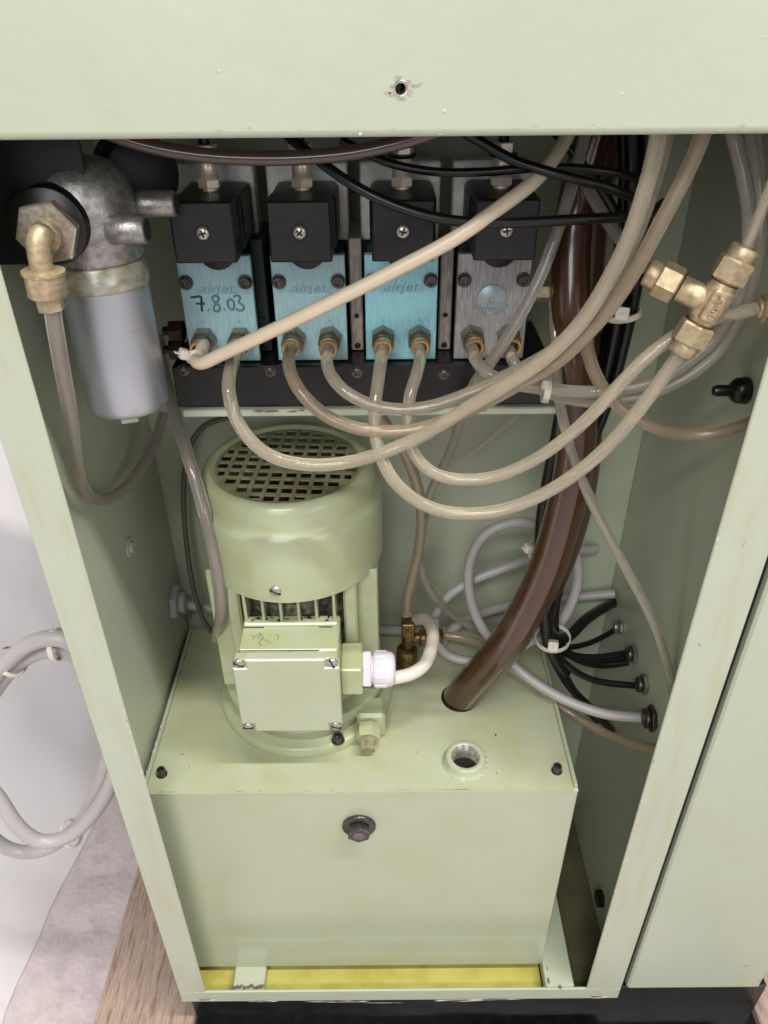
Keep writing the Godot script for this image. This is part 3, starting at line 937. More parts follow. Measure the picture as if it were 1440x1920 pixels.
	for i in 16:
		flake(g, Vector3(rng.randf_range(x0 + 0.01, x1 - 0.006), ytop + 0.0046, rng.randf_range(-0.0935, -0.0875)), Vector3(rng.randf_range(0.001, 0.0035), 0, 0), Vector3(0, 0, -rng.randf_range(0.0008, 0.003)), 300 + i)
	put("grit", g, M.soot, tb)
	# side outlet and gland
	var gy := Vector3(-0.0156, 0.6422, -0.07).y
	g = Geo.new()
	slab(g, Vector3(x1 - 0.0008, gy - 0.0155, -0.098), Vector3(x1 + 0.0185, gy + 0.0165, -0.063), 0.0014)
	var out := put("cable_outlet", g, M.motor, tb)
	var gc := Vector3(x1 + 0.0185, gy, -0.08)
	g = Geo.new()
	hexrod(g, gc, gc + Vector3(0.0075, 0, 0), 0.0176, 0.0008, 0.2)
	var gl := put("cable_gland", g, M.pvc_white, t)
	g = Geo.new()
	rod(g, gc + Vector3(0.0072, 0, 0), gc + Vector3(0.0105, 0, 0), 0.0132)
	put("thread", g, M.pvc_white, gl)
	g = Geo.new()
	var pr := [Vector2(0, 0), Vector2(0.0155, 0), Vector2(0.0162, 0.0008), Vector2(0.0162, 0.012), Vector2(0.0155, 0.0165), Vector2(0.0125, 0.0192), Vector2(0.0068, 0.0198), Vector2(0.0063, 0.0185), Vector2(0, 0.018)]
	lathe(g, pr, along(gc + Vector3(0.0098, 0, 0), Vector3.RIGHT), 36)
	for i in 10:
		var a := TAU * i / 10
		box(g, gc + Vector3(0.0165, cos(a) * 0.0161, sin(a) * 0.0161), Vector3(0.011, 0.0018, 0.0018), 0.0005)
	put("dome_nut", g, M.pvc_white, gl)
	# relief valve block with its bolt, and the socket screw of the foot
	var vb: Vector3 = Vector3(-0.0166, 0.548, -0.0907)
	g = Geo.new()
	slab(g, Vector3(vb.x - 0.012, 0.5335, vb.z - 0.028), Vector3(vb.x + 0.016, 0.566, vb.z - 0.002), 0.003)
	var blk := put("bolt_block", g, M.motor, t)
	g = Geo.new()
	hexrod(g, vb + Vector3(-0.001, 0.003, -0.003), vb + Vector3(-0.001, -0.0005, 0.011), 0.0125, 0.001, 0.2)
	put("lock_nut", g, M.motor, blk)
	g = Geo.new()
	hexrod(g, vb + Vector3(-0.001, -0.0005, 0.011), vb + Vector3(-0.001, -0.003, 0.023), 0.0078, 0.0008, 0.5)
	put("bolt", g, M.cast_dirty, blk)
	var sc: Vector3 = Vector3(-0.0468, 0.546, -0.0796)
	cap_screw("foot_screw", sc, Vector3.UP, 0.0052, 0.007, t, M.steel)
	# lug row low on the right of the housing
	g = Geo.new()
	slab(g, c + Vector3(0.06, 0.075, -0.02), c + Vector3(0.0775, 0.1, 0.03), 0.002)
	put("side_lug", g, M.motor, body)

func make_valve(k: int, xc: float, blue: bool, label: String) -> void:
	var y0 := Vector3(-0.055, 0.9194, -0.13).y
	var y1 := Vector3(-0.0502, 0.9988, -0.13).y
	var zp := -0.13
	var w := 0.0525
	var t := thing("solenoid_valve", label, "valve", Vector3(xc, y0, -0.165), "solenoid valves on the manifold")
	var g := Geo.new()
	slab(g, Vector3(xc - w / 2 + 0.001, y0, -0.2), Vector3(xc + w / 2 - 0.001, y1 - 0.001, zp - 0.0065), 0.001)
	put("body", g, M.body_dark, t)
	g = Geo.new()
	slab(g, Vector3(xc - w / 2, y0 + 0.0005, zp - 0.006), Vector3(xc + w / 2, y1, zp), 0.0006)
	var plate := put("face_plate", g, (M.blue_bright if k == 2 else M.blue) if blue else M.bare, t)
	# pilot stage behind the coil
	var yc1 := Vector3(-0.058, 1.0531, -0.168).y
	g = Geo.new()
	slab(g, Vector3(xc - 0.029, y1 + 0.0005, -0.185), Vector3(xc + 0.0285, yc1, -0.166), 0.0012)
	put("pilot_plate", g, M.pilot, t)
	# coil body with rounded corners
	var kx := xc + (0.0045 if k == 0 else 0.0)
	var yb := Vector3(-0.0545, 1.0047, -0.09).y
	var yp := Vector3(-0.0519, 1.0431, -0.09).y
	var yt := Vector3(-0.0572, 1.0421, -0.15).y
	g = Geo.new()
	prism(g, rrect(0.0445, yt - yb - 0.001, 0.005, 4), 0.043, 0.0012, Transform3D(Basis(), Vector3(kx + 0.0005, (yt + yb + 0.001) / 2, -0.159)))
	put("coil", g, M.plastic, t)
	# plug with central screw
	var xw := kx
	g = Geo.new()
	prism(g, rrect(0.0405, yp - yb, 0.0012, 2), 0.0255, 0.0012, Transform3D(Basis(), Vector3(xw, (yp + yb) / 2, -0.1158)))
	var plug := put("connector", g, M.plastic, t)
	g = Geo.new()
	lathe(g, [Vector2(0.0048, 0), Vector2(0.0052, 0.0003), Vector2(0.0047, 0.0004)], along(Vector3(xw, (yp + yb) / 2 + 0.0002, -0.0903), Vector3.BACK), 24)
	put("screw_rim", g, M.black_inside, plug)
	slot_screw(Vector3(xw, (yp + yb) / 2 + 0.0002, -0.0903), Vector3.BACK, 0.0044, plug, 0.3 + k * 0.5, true)
	# round coil nut that shows under the plug
	g = Geo.new()
	var yn := Vector3(-0.0579, 0.9919, -0.118).y + 0.013
	rod(g, Vector3(xw + 0.001, yn, zp), Vector3(xw + 0.001, yn, zp + 0.012), 0.013, 0.001, 32)
	put("coil_nut", g, M.plastic, t)
	# brass gland on top
	var gx := kx
	var gz := -0.13
	g = Geo.new()
	rod(g, Vector3(gx, yt - 0.001, gz), Vector3(gx, yt + 0.0025, gz), 0.0052)
	hexrod(g, Vector3(gx, yt + 0.0018, gz), Vector3(gx, yt + 0.0078, gz), 0.0078, 0.0006, 0.5)
	rod(g, Vector3(gx, yt + 0.0075, gz), Vector3(gx, yt + 0.0195, gz), 0.0066)
	hexrod(g, Vector3(gx, yt + 0.0215, gz), Vector3(gx, yt + 0.0285, gz), 0.0076, 0.0006, 0.2)
	var gland := put("cable_gland", g, M.gland_bright, t)
	g = Geo.new()
	lathe(g, [Vector2(0.0066, 0), Vector2(0.0092, 0.0003), Vector2(0.0096, 0.0012), Vector2(0.0092, 0.0021), Vector2(0.0066, 0.0024)], along(Vector3(gx, yt + 0.0193, gz), Vector3.UP), 24)
	put("rubber_ring", g, M.rubber, gland)
	g = Geo.new()
	tube(g, smooth([Vector3(gx, yt + 0.027, gz), Vector3(gx, yt + 0.05, gz), Vector3(gx + 0.01, yt + 0.09, gz - 0.02), Vector3(gx + 0.02, yt + 0.2, gz - 0.04)]), 0.0035, 10)
	put("lead", g, M.rubber, gland)
	# screws in the upper corners of the plate
	for s in [-1, 1]:
		cap_screw("plate_screw", Vector3(xc + s * 0.0212, Vector3(-0.0513, 0.9803, -0.13).y, zp), Vector3.BACK, 0.0043, 0.0048, plate, M.steel)
	# push fittings at the foot of the plate
	for s in [-1, 1]:
		var f := Vector3(xc + s * 0.0135, Vector3(-0.0538, 0.9384, -0.13).y, zp)
		g = Geo.new()
		hexrod(g, f, f + Vector3(0, 0, 0.0105), 0.0092, 0.0006, 0.25 * k)
		rod(g, f + Vector3(0, 0, 0.0105), f + Vector3(0, 0, 0.0185), 0.0068)
		var fit := put("tube_fitting", g, M.nickel_dark, t)
		g = Geo.new()
		lathe(g, [Vector2(0.0046, 0.001), Vector2(0.0066, 0), Vector2(0.0069, 0.001), Vector2(0.0069, 0.0055), Vector2(0.0062, 0.0065), Vector2(0.0046, 0.0062), Vector2(0.0044, 0.001)], along(f + Vector3(0, 0, 0.0186), Vector3.BACK), 28)
		put("release_collar", g, M.collar_brass, fit)
		g = Geo.new()
		flake(g, Vector3(f.x, f.y + 0.0125, zp + 0.0001), Vector3(0.001, 0, 0), Vector3(0, 0.0012, 0), 8 * k + s)
		put("port_mark", g, M.etched if blue else M.badge_ink, plate)
	var yl := Vector3(-0.0516, 0.975, -0.13).y
	if blue:
		letters("airjet", 0.0095, 0.0004, Transform3D(Basis(Vector3(1.15, 0, 0), Vector3(0.22, 0.8, 0), Vector3(0, 0, 1)), Vector3(xc, yl, zp + 0.0001)), "engraved_name", M.etched, plate)
		g = Geo.new()
		var rng := RandomNumberGenerator.new()
		rng.seed = k
		for i in 9:
			box(g, Vector3(xc - 0.009 + i * 0.0024, yl - 0.0047 + rng.randf_range(-0.0004, 0.0003), zp + 0.00005), Vector3(0.0013, rng.randf_range(0.0003, 0.0012), 0.0002), 0.00005)
		put("worn_engraving", g, M.etched_pale, plate)
	else:
		var bc := Vector3(xc - 0.0005, Vector3(0.0797, 0.9656, -0.13).y, zp)
		g = Geo.new()
		rod(g, bc, bc + Vector3(0, 0, 0.0012), 0.0112, 0.0003, 40)
		var badge := put("round_badge", g, M.badge, plate, "round pale metal badge with a centre pin")
		g = Geo.new()
		lathe(g, [Vector2(0.0024, 0), Vector2(0.002, 0.0009), Vector2(0, 0.0012)], along(bc + Vector3(0, 0, 0.0012), Vector3.BACK), 18)
		put("pin", g, M.zinc, badge)
		letters("K TOP H", 0.003, 0.0003, Transform3D(Basis(), bc + Vector3(0.0015, -0.0044, 0.0013)), "stamped_text", M.badge_ink, badge)
		letters("GRU", 0.0028, 0.0003, Transform3D(Basis(), bc + Vector3(-0.001, -0.0078, 0.0013)), "stamped_text", M.badge_ink, badge)
	if k == 0:
		var o := Vector3(xc, Vector3(-0.1187, 0.9642, -0.13).y, zp + 0.0001)
		var strokes := [
			[[-0.0185, 0.005], [-0.0145, 0.0055], [-0.0112, 0.0057], [-0.0118, 0.0018], [-0.0123, -0.0052]], [[-0.0155, 0.0005], [-0.0095, 0.0004]],
			[[-0.0078, -0.0042], [-0.0074, -0.0045]],
			[[0.0002, 0.0052], [-0.0028, 0.0064], [-0.0044, 0.004], [-0.0028, 0.0012], [0.0, -0.0012], [-0.0002, -0.0048], [-0.0035, -0.0056], [-0.0042, -0.0025], [-0.0016, 0.0012], [0.0004, 0.0038], [0.0002, 0.0052]],
			[[0.0028, -0.004], [0.0032, -0.0043]],
			[[0.0078, 0.0036], [0.0056, 0.0015], [0.0063, -0.0028], [0.0085, -0.0046], [0.0102, -0.0018], [0.0096, 0.0025], [0.0078, 0.0036]],
			[[0.0102, 0.0052], [0.013, 0.0064], [0.0152, 0.0044], [0.0126, 0.001], [0.0162, -0.0008], [0.0163, -0.0042], [0.0132, -0.0052], [0.0112, -0.0034]]]
		for i in strokes.size():
			var pts := []
			for q in strokes[i]:
				pts.append(o + Vector3(q[0] * 1.08 + 0.0005, q[1], 0))
			g = Geo.new()
			tube(g, smooth(pts, 4) if pts.size() > 2 else pts, 0.00078, 8)
			put("handwritten_stroke", g, M.ink if i < 3 or i == 4 else M.ink_faded, plate)

func valves() -> void:
	var t := thing("valve_manifold", "black manifold bar carrying the four valves on the green shelf", "manifold", Vector3(-0.01, 0.8847, -0.16))
	var g := Geo.new()
	slab(g, Vector3(Vector3(-0.1594, 0.9051, -0.122).x, 0.8847, -0.215), Vector3(Vector3(0.1281, 0.9024, -0.122).x, Vector3(-0.055, 0.9194, -0.13).y - 0.0004, -0.122), 0.0012)
	var bar := put("bar", g, M.manifold, t)
	for p in [Vector3(-0.1503, 0.9163, -0.122), Vector3(-0.0849, 0.9148, -0.122), Vector3(-0.0193, 0.9134, -0.122), Vector3(0.0466, 0.9114, -0.122)]:
		cap_screw("bar_screw", p, Vector3.BACK, 0.0036, 0.003, bar, M.steel)
	for p in [[Vector3(-0.0908, 0.9612, -0.15).x, false], [Vector3(-0.0195, 0.9606, -0.15).x, true], [Vector3(0.048, 0.96, -0.15).x, true]]:
		g = Geo.new()
		slab(g, Vector3(p[0] - 0.0048, Vector3(-0.055, 0.9194, -0.13).y, -0.2), Vector3(p[0] + 0.0048, Vector3(-0.0183, 1.0051, -0.15).y, -0.15), 0.0008)
		var sp := put("spacer", g, M.spacer if p[1] else M.body_dark, t)
		g = Geo.new()
		rod(g, Vector3(p[0], Vector3(-0.0198, 0.9474, -0.15).y, -0.1502), Vector3(p[0], Vector3(-0.0198, 0.9474, -0.15).y, -0.1498), 0.002, 0.0001, 14)
		rod(g, Vector3(p[0], Vector3(-0.0205, 0.9235, -0.15).y, -0.1502), Vector3(p[0], Vector3(-0.0205, 0.9235, -0.15).y, -0.1498), 0.0024, 0.0001, 14)
		put("hole", g, M.dark_slot, sp)
	# plugs at both ends
	for e in [[Vector3(-0.1527, 0.9368, -0.15), M.rust, 0.0085, -1], [Vector3(-0.155, 0.9216, -0.15), M.rust, 0.0085, -1], [Vector3(0.1141, 0.9651, -0.15), M.brass, 0.0075, 1]]:
		g = Geo.new()
		var a: Vector3 = e[0]
		hexrod(g, a, a + Vector3(0.011 * e[3], 0, 0), e[2], 0.0008, 0.3)
		rod(g, a + Vector3(0.011 * e[3], 0, 0), a + Vector3(0.0165 * e[3], 0, 0), 0.0032)
		put("end_plug", g, M.rust_brass if e[3] < 0 else M.brass, t)
	var xs := [Vector3(-0.1192, 0.9602, -0.13).x, Vector3(-0.0526, 0.9596, -0.13).x, Vector3(0.0138, 0.959, -0.13).x, Vector3(0.0802, 0.9584, -0.13).x]
	var ls := ["blue faced solenoid valve marked 7.8.03 in ink, nearest the filter", "blue faced solenoid valve between the inked one and the third valve", "bright blue solenoid valve next to the bare metal one", "bare grey metal solenoid valve with a round badge on its face"]
	for k in 4:
		make_valve(k, xs[k], k < 3, ls[k])

func filter() -> void:
	var c := Vector3(-0.1775, 0.905, -0.07)
	var t := thing("oil_filter", "silver grey oil filter with cast metal head hanging at the left", "filter", c)
	var f := Transform3D(Basis(), c)
	var g := Geo.new()
	lathe(g, [Vector2(0, 0.008), Vector2(0.02, 0.008), Vector2(0.0246, 0.0088), Vector2(0.0268, 0.0108), Vector2(0.0275, 0.0145), Vector2(0.0275, 0.094), Vector2(0.0255, 0.0955)], f, 64)
	put("bowl", g, M.bowl, t)
	g = Geo.new()
	lathe(g, [Vector2(0.0262, 0.094), Vector2(0.0283, 0.0945), Vector2(0.0288, 0.0955), Vector2(0.0288, 0.1005), Vector2(0.0284, 0.1015), Vector2(0.0282, 0.1085), Vector2(0.0274, 0.1095), Vector2(0.025, 0.11)], f, 64)
	put("collar", g, M.collar, t)
	g = Geo.new()
	hexrod(g, c + Vector3(-0.001, -0.001, 0.002), c + Vector3(-0.001, 0.0085, 0.002), 0.0112, 0.0008, 0.3)
	put("drain_plug", g, M.zinc, t)
	# cast head: dome with boss to the front
	g = Geo.new()
	lathe(g, [Vector2(0.027, 0.11), Vector2(0.0282, 0.1115), Vector2(0.0282, 0.135), Vector2(0.0276, 0.148), Vector2(0.025, 0.157), Vector2(0.0205, 0.1635), Vector2(0.013, 0.167), Vector2(0.0, 0.168)], f, 56)
	var head := put("head", g, M.cast_alu, t)
	g = Geo.new()
	rod(g, c + Vector3(-0.001, 0.166, 0.008), c + Vector3(-0.001, 0.171, 0.008), 0.0045, 0.0006)
	hexrod(g, c + Vector3(-0.001, 0.171, 0.008), c + Vector3(-0.001, 0.1755, 0.008), 0.0042, 0.0005)
	put("vent_screw", g, M.zinc, head)
	for b in [[Vector3(0.016, 0.131, 0.018), Vector3(0.0385, 0.131, 0.018), 0.0085], [Vector3(0.018, 0.139, -0.012), Vector3(0.0505, 0.139, -0.012), 0.0078]]:
		g = Geo.new()
		rod(g, c + b[0], c + b[1], b[2], 0.0012, 28)
		var boss := put("gauge_port", g, M.cast_alu, head)
		g = Geo.new()
		lathe(g, [Vector2(b[2] * 0.72, 0), Vector2(b[2] * 0.78, 0.0005), Vector2(b[2] * 0.5, 0.0006), Vector2(0.0, 0.0006)], along(c + b[1], Vector3.RIGHT), 24)
		put("port_plug", g, M.steel, boss)
	# front port: black ring, hexagon adapter
	var pc: Vector3 = Vector3(-0.1904, 1.0417, -0.045)
	g = Geo.new()
	rod(g, Vector3(pc.x, pc.y, -0.068), Vector3(pc.x, pc.y, -0.036), 0.0218, 0.001, 48)
	put("port_ring", g, M.rubber, head)
	g = Geo.new()
	var hx := Vector3(pc.x + 0.0008, pc.y - 0.0022, -0.0359)
	hexrod(g, hx, hx + Vector3(0, 0, 0.0075), 0.0182, 0.0009, 0.16)
	put("adapter", g, M.nickel, t)
	g = Geo.new()
	rod(g, Vector3(c.x + 0.028, c.y + 0.152, -0.1), Vector3(c.x + 0.012, c.y + 0.152, -0.125), 0.024, 0.002, 40)
	put("rear_port", g, M.navy, head)
	# bracket plate on which the head is bolted
	g = Geo.new()
	slab(g, Vector3(-0.2328, Vector3(-0.2178, 1.0162, -0.05).y, -0.054), Vector3(-0.168, 1.2, -0.05), 0.001)
	single("filter_bracket", "dark navy bracket plate behind the brass elbow of the filter", "bracket", g, M.navy)
	# brass elbow
	var e := thing("brass_elbow", "brass elbow screwed into the filter's hexagon adapter", "elbow", hx)
	var a := hx + Vector3(0.0005, -0.001, 0.0078)
	g = Geo.new()
	var kz := -0.0105
	var bend: Vector3 = Vector3(-0.1877, 1.0412, -0.0105)
	rod(g, a, a + Vector3(0, 0, 0.004), 0.0088)
	var low: Vector3 = Vector3(-0.1889, 1.023, -0.0105)
	tube(g, smooth([a, a + Vector3(-0.001, 0, 0.007), bend + Vector3(0.0015, 0.002, -0.005), bend + Vector3(0, -0.003, 0.0), low]), 0.0062, 20)
	put("body", g, M.brass, e)
	var n0: Vector3 = Vector3(-0.1883, 1.025, -0.0105)
	var n1: Vector3 = Vector3(-0.1892, 1.0097, -0.0105)
	var n2: Vector3 = Vector3(-0.1888, 1.0017, -0.0105)
	g = Geo.new()
	lathe(g, [Vector2(0, 0), Vector2(0.0105, 0), Vector2(0.0118, 0.0006), Vector2(0.0118, 0.0022), Vector2(0.0108, 0.0026), Vector2(0.0108, n0.distance_to(n1) - 0.001), Vector2(0.0098, n0.distance_to(n1)), Vector2(0, n0.distance_to(n1))], along(n0, n1 - n0), 32)
	put("union_nut", g, M.brass, e)
	g = Geo.new()
	hexrod(g, n1, n2, 0.0075, 0.0005, 0.4)
	put("hexagon", g, M.brass, e)
	hose("filter_hose", "clear amber hose hanging from the brass elbow and curling behind the filter", [Vector3(-0.1886, 1.0023, -0.0105), Vector3(-0.1906, 0.9891, -0.012), Vector3(-0.1951, 0.9632, -0.018), Vector3(-0.201, 0.932, -0.027), Vector3(-0.2093, 0.8967, -0.038), Vector3(-0.218, 0.8628, -0.052), Vector3(-0.2231, 0.8335, -0.075), Vector3(-0.2222, 0.8131, -0.105), Vector3(-0.2169, 0.8066, -0.135), Vector3(-0.2115, 0.8088, -0.165), Vector3(-0.2043, 0.8201, -0.19), Vector3(-0.1986, 0.8366, -0.21)], 0.00493, M.tube_grey, "", M.bore_brown, "hose")

func suction_hoses() -> void:
	var main := smooth([Vector3(0.1494, 1.0726, -0.17), Vector3(0.1428, 1.0425, -0.165), Vector3(0.1383, 1.0085, -0.155), Vector3(0.1396, 0.9625, -0.14), Vector3(0.1479, 0.9074, -0.13), Vector3(0.1555, 0.8543, -0.125), Vector3(0.1535, 0.7936, -0.12), Vector3(0.1431, 0.7211, -0.118), Vector3(0.1219, 0.6438, -0.122), Vector3(0.0994, 0.5856, -0.132)], 10)
	main.append(Vector3(0.0783, 0.533, -0.1445))
	main.append(Vector3(0.076, 0.5, -0.149))
	main.append(Vector3(0.075, 0.47, -0.15))
	var g := Geo.new()
	tube(g, main, 0.0128, 24, 1.0, false, 0.0178)
	var t := thing("suction_hose", "thick dark brown suction hose entering the tank lid", "hose", Vector3(0.0783, 0.533, -0.1445))
	put("wall", g, M.hose_brown, t)
	g = Geo.new()
	tube(g, main, 0.0088, 18, 1.0, false, 0.0122)
	put("oil_inside", g, M.oil_dark, t)
	g = Geo.new()
	lathe(g, [Vector2(0.0165, -0.002), Vector2(0.0195, 0.0), Vector2(0.0195, 0.0012), Vector2(0.0165, 0.002)], Transform3D(Basis(), Vector3(0.0783, 0.5332, -0.1445)), 32)
	put("seal_ring", g, M.rubber, t)
	hose("return_hose", "dark brown hose running behind the thick suction hose", [Vector3(0.1648, 1.0698, -0.19), Vector3(0.1619, 1.0191, -0.19), Vector3(0.1629, 0.9644, -0.185), Vector3(0.1685, 0.9042, -0.18), Vector3(0.1786, 0.8376, -0.175), Vector3(0.1814, 0.775, -0.17), Vector3(0.1725, 0.7061, -0.165), Vector3(0.1554, 0.6351, -0.17), Vector3(0.1264, 0.5569, -0.19), Vector3(0.1064, 0.5228, -0.2)], 0.01164, M.hose_brown, "", null, "hose")
	hose("supply_hose", "brown hose sagging in an arc just under the green fascia", [Vector3(-0.1663, 1.0939, -0.055), Vector3(-0.1501, 1.0866, -0.055), Vector3(-0.1277, 1.0797, -0.056), Vector3(-0.0986, 1.0747, -0.058), Vector3(-0.0595, 1.0727, -0.06), Vector3(-0.0226, 1.0746, -0.06), Vector3(0.0048, 1.0794, -0.058), Vector3(0.0257, 1.0852, -0.055), Vector3(0.0433, 1.0915, -0.055)], 0.00412, M.hose_smoky, "", null, "hose")

func valve_tubes() -> void:
	var gp := "plastic tubes from the valves"
	hose("cream_tube", "milky cream tube slanting up across the valves from the inked valve", [Vector3(-0.1303, 0.9396, -0.114), Vector3(-0.1294, 0.9412, -0.104), Vector3(-0.1301, 0.938, -0.092), Vector3(-0.13, 0.9406, -0.082), Vector3(-0.1229, 0.9424, -0.073), Vector3(-0.1064, 0.9516, -0.068), Vector3(-0.0869, 0.9616, -0.064), Vector3(-0.0397, 0.9848, -0.06), Vector3(0.0079, 1.0081, -0.06), Vector3(0.0438, 1.026, -0.062), Vector3(0.0694, 1.0415, -0.068), Vector3(0.09, 1.052, -0.082), Vector3(0.102, 1.0593, -0.095), Vector3(0.1131, 1.0684, -0.11), Vector3(0.1205, 1.0792, -0.12)], 0.00456, M.cream)
	hose("tube", "clear tube making the widest left loop over the motor grille", [Vector3(-0.1051, 0.9394, -0.114), Vector3(-0.1038, 0.9409, -0.104), Vector3(-0.1041, 0.9395, -0.088), Vector3(-0.1052, 0.9341, -0.07), Vector3(-0.1048, 0.9241, -0.06), Vector3(-0.1005, 0.9071, -0.055), Vector3(-0.089, 0.8894, -0.052), Vector3(-0.0732, 0.8781, -0.052), Vector3(-0.0508, 0.8735, -0.052), Vector3(-0.0261, 0.8754, -0.052), Vector3(-0.0053, 0.8824, -0.05), Vector3(0.0152, 0.8912, -0.05), Vector3(0.0341, 0.9023, -0.049), Vector3(0.0526, 0.9169, -0.047), Vector3(0.0727, 0.9323, -0.044), Vector3(0.0919, 0.9473, -0.041), Vector3(0.1095, 0.9658, -0.037), Vector3(0.1234, 0.9874, -0.033), Vector3(0.1331, 1.0112, -0.03), Vector3(0.141, 1.0349, -0.03), Vector3(0.1452, 1.0583, -0.03), Vector3(0.1474, 1.0782, -0.03), Vector3(0.1472, 1.097, -0.03)], 0.00471, M.tube, gp, M.bore)
	hose("tube", "clear tube from the second valve's first fitting, looping below its neighbour", [Vector3(-0.0662, 0.939, -0.114), Vector3(-0.0656, 0.9394, -0.104), Vector3(-0.0664, 0.9367, -0.09), Vector3(-0.0635, 0.9319, -0.076), Vector3(-0.0559, 0.9224, -0.066), Vector3(-0.0415, 0.9097, -0.06), Vector3(-0.0199, 0.9003, -0.057), Vector3(0.0042, 0.8977, -0.056), Vector3(0.0264, 0.9005, -0.055), Vector3(0.0481, 0.909, -0.054), Vector3(0.0708, 0.9222, -0.052), Vector3(0.0921, 0.9379, -0.048), Vector3(0.1108, 0.9521, -0.044), Vector3(0.1261, 0.9715, -0.04), Vector3(0.1399, 0.9942, -0.036), Vector3(0.1505, 1.0186, -0.034), Vector3(0.1587, 1.0422, -0.033), Vector3(0.1657, 1.0622, -0.033), Vector3(0.1704, 1.0784, -0.033), Vector3(0.1732, 1.0952, -0.033)], 0.00464, M.tube_amber, gp, M.bore_brown)
	hose("tube", "clear tube from the second valve's other fitting, uppermost of the loops", [Vector3(-0.0402, 0.9388, -0.114), Vector3(-0.0392, 0.9391, -0.104), Vector3(-0.0398, 0.9364, -0.092), Vector3(-0.0361, 0.9295, -0.08), Vector3(-0.0267, 0.9218, -0.071), Vector3(-0.0097, 0.9138, -0.066), Vector3(0.0118, 0.9105, -0.064), Vector3(0.0346, 0.9136, -0.063), Vector3(0.0563, 0.9224, -0.062), Vector3(0.0772, 0.9333, -0.061), Vector3(0.0972, 0.9456, -0.058), Vector3(0.1154, 0.96, -0.055), Vector3(0.1308, 0.9816, -0.052), Vector3(0.1422, 1.0057, -0.05), Vector3(0.1509, 1.0309, -0.05), Vector3(0.156, 1.0576, -0.05), Vector3(0.158, 1.0799, -0.05), Vector3(0.1587, 1.0959, -0.05)], 0.00446, M.tube, gp, M.bore)
	hose("tube", "clear tube making the lowest loop, from the third valve to the brass tee", [Vector3(0.0003, 0.9384, -0.114), Vector3(-0.0005, 0.9388, -0.104), Vector3(-0.0013, 0.9353, -0.09), Vector3(-0.0037, 0.9245, -0.076), Vector3(-0.0057, 0.9109, -0.066), Vector3(-0.0055, 0.8963, -0.058), Vector3(-0.0019, 0.88, -0.052), Vector3(0.0085, 0.8615, -0.046), Vector3(0.0269, 0.8467, -0.042), Vector3(0.0499, 0.8401, -0.039), Vector3(0.08, 0.8432, -0.036), Vector3(0.1085, 0.8575, -0.033), Vector3(0.1339, 0.8803, -0.03), Vector3(0.1521, 0.9043, -0.028), Vector3(0.1649, 0.9286, -0.026), Vector3(0.1751, 0.9503, -0.025), Vector3(0.1821, 0.9662, -0.024)], 0.00462, M.tube, gp, M.bore)
	hose("tube", "clear tube looping from the third valve up to the brass fitting at the edge", [Vector3(0.0268, 0.9382, -0.114), Vector3(0.0263, 0.9385, -0.104), Vector3(0.0266, 0.9358, -0.092), Vector3(0.0236, 0.9297, -0.08), Vector3(0.0186, 0.9169, -0.07), Vector3(0.017, 0.9003, -0.062), Vector3(0.02, 0.8835, -0.056), Vector3(0.0313, 0.8703, -0.05), Vector3(0.0495, 0.864, -0.047), Vector3(0.0754, 0.8671, -0.043), Vector3(0.0999, 0.8803, -0.04), Vector3(0.12, 0.8989, -0.037), Vector3(0.138, 0.9209, -0.035), Vector3(0.1524, 0.9425, -0.034), Vector3(0.1661, 0.9605, -0.034), Vector3(0.1833, 0.9746, -0.036), Vector3(0.2044, 0.9835, -0.038), Vector3(0.2285, 0.9894, -0.038)], 0.00436, M.tube, gp, M.bore)
	hose("tube", "grey clear tube from the bare valve's first fitting to behind the tee", [Vector3(0.0653, 0.9378, -0.114), Vector3(0.0647, 0.9382, -0.104), Vector3(0.0655, 0.935, -0.095), Vector3(0.0731, 0.9287, -0.085), Vector3(0.087, 0.9235, -0.079), Vector3(0.1053, 0.9215, -0.075), Vector3(0.1273, 0.9199, -0.072), Vector3(0.1492, 0.9198, -0.07), Vector3(0.1695, 0.9246, -0.066), Vector3(0.1886, 0.9334, -0.062), Vector3(0.2064, 0.9482, -0.06), Vector3(0.2198, 0.9666, -0.06), Vector3(0.2261, 0.9884, -0.06), Vector3(0.2265, 1.0112, -0.062), Vector3(0.2246, 1.0326, -0.066), Vector3(0.2178, 1.0559, -0.072), Vector3(0.2098, 1.0774, -0.08), Vector3(0.2031, 1.0894, -0.08)], 0.00447, M.tube_grey, gp, M.bore)
	hose("tube", "grey clear tube from the bare valve's second fitting, under its tied neighbour", [Vector3(0.091, 0.9376, -0.114), Vector3(0.0908, 0.9379, -0.104), Vector3(0.0923, 0.9343, -0.096), Vector3(0.0978, 0.9263, -0.09), Vector3(0.1094, 0.9172, -0.086), Vector3(0.1269, 0.9102, -0.083), Vector3(0.1496, 0.9072, -0.08), Vector3(0.1745, 0.9114, -0.076), Vector3(0.1963, 0.9208, -0.073), Vector3(0.2169, 0.9354, -0.072), Vector3(0.2312, 0.9552, -0.072), Vector3(0.2377, 0.979, -0.073), Vector3(0.2401, 1.0038, -0.076), Vector3(0.2384, 1.0292, -0.08), Vector3(0.2336, 1.0554, -0.09), Vector3(0.2226, 1.0823, -0.09)], 0.00439, M.tube_grey, gp, M.bore)
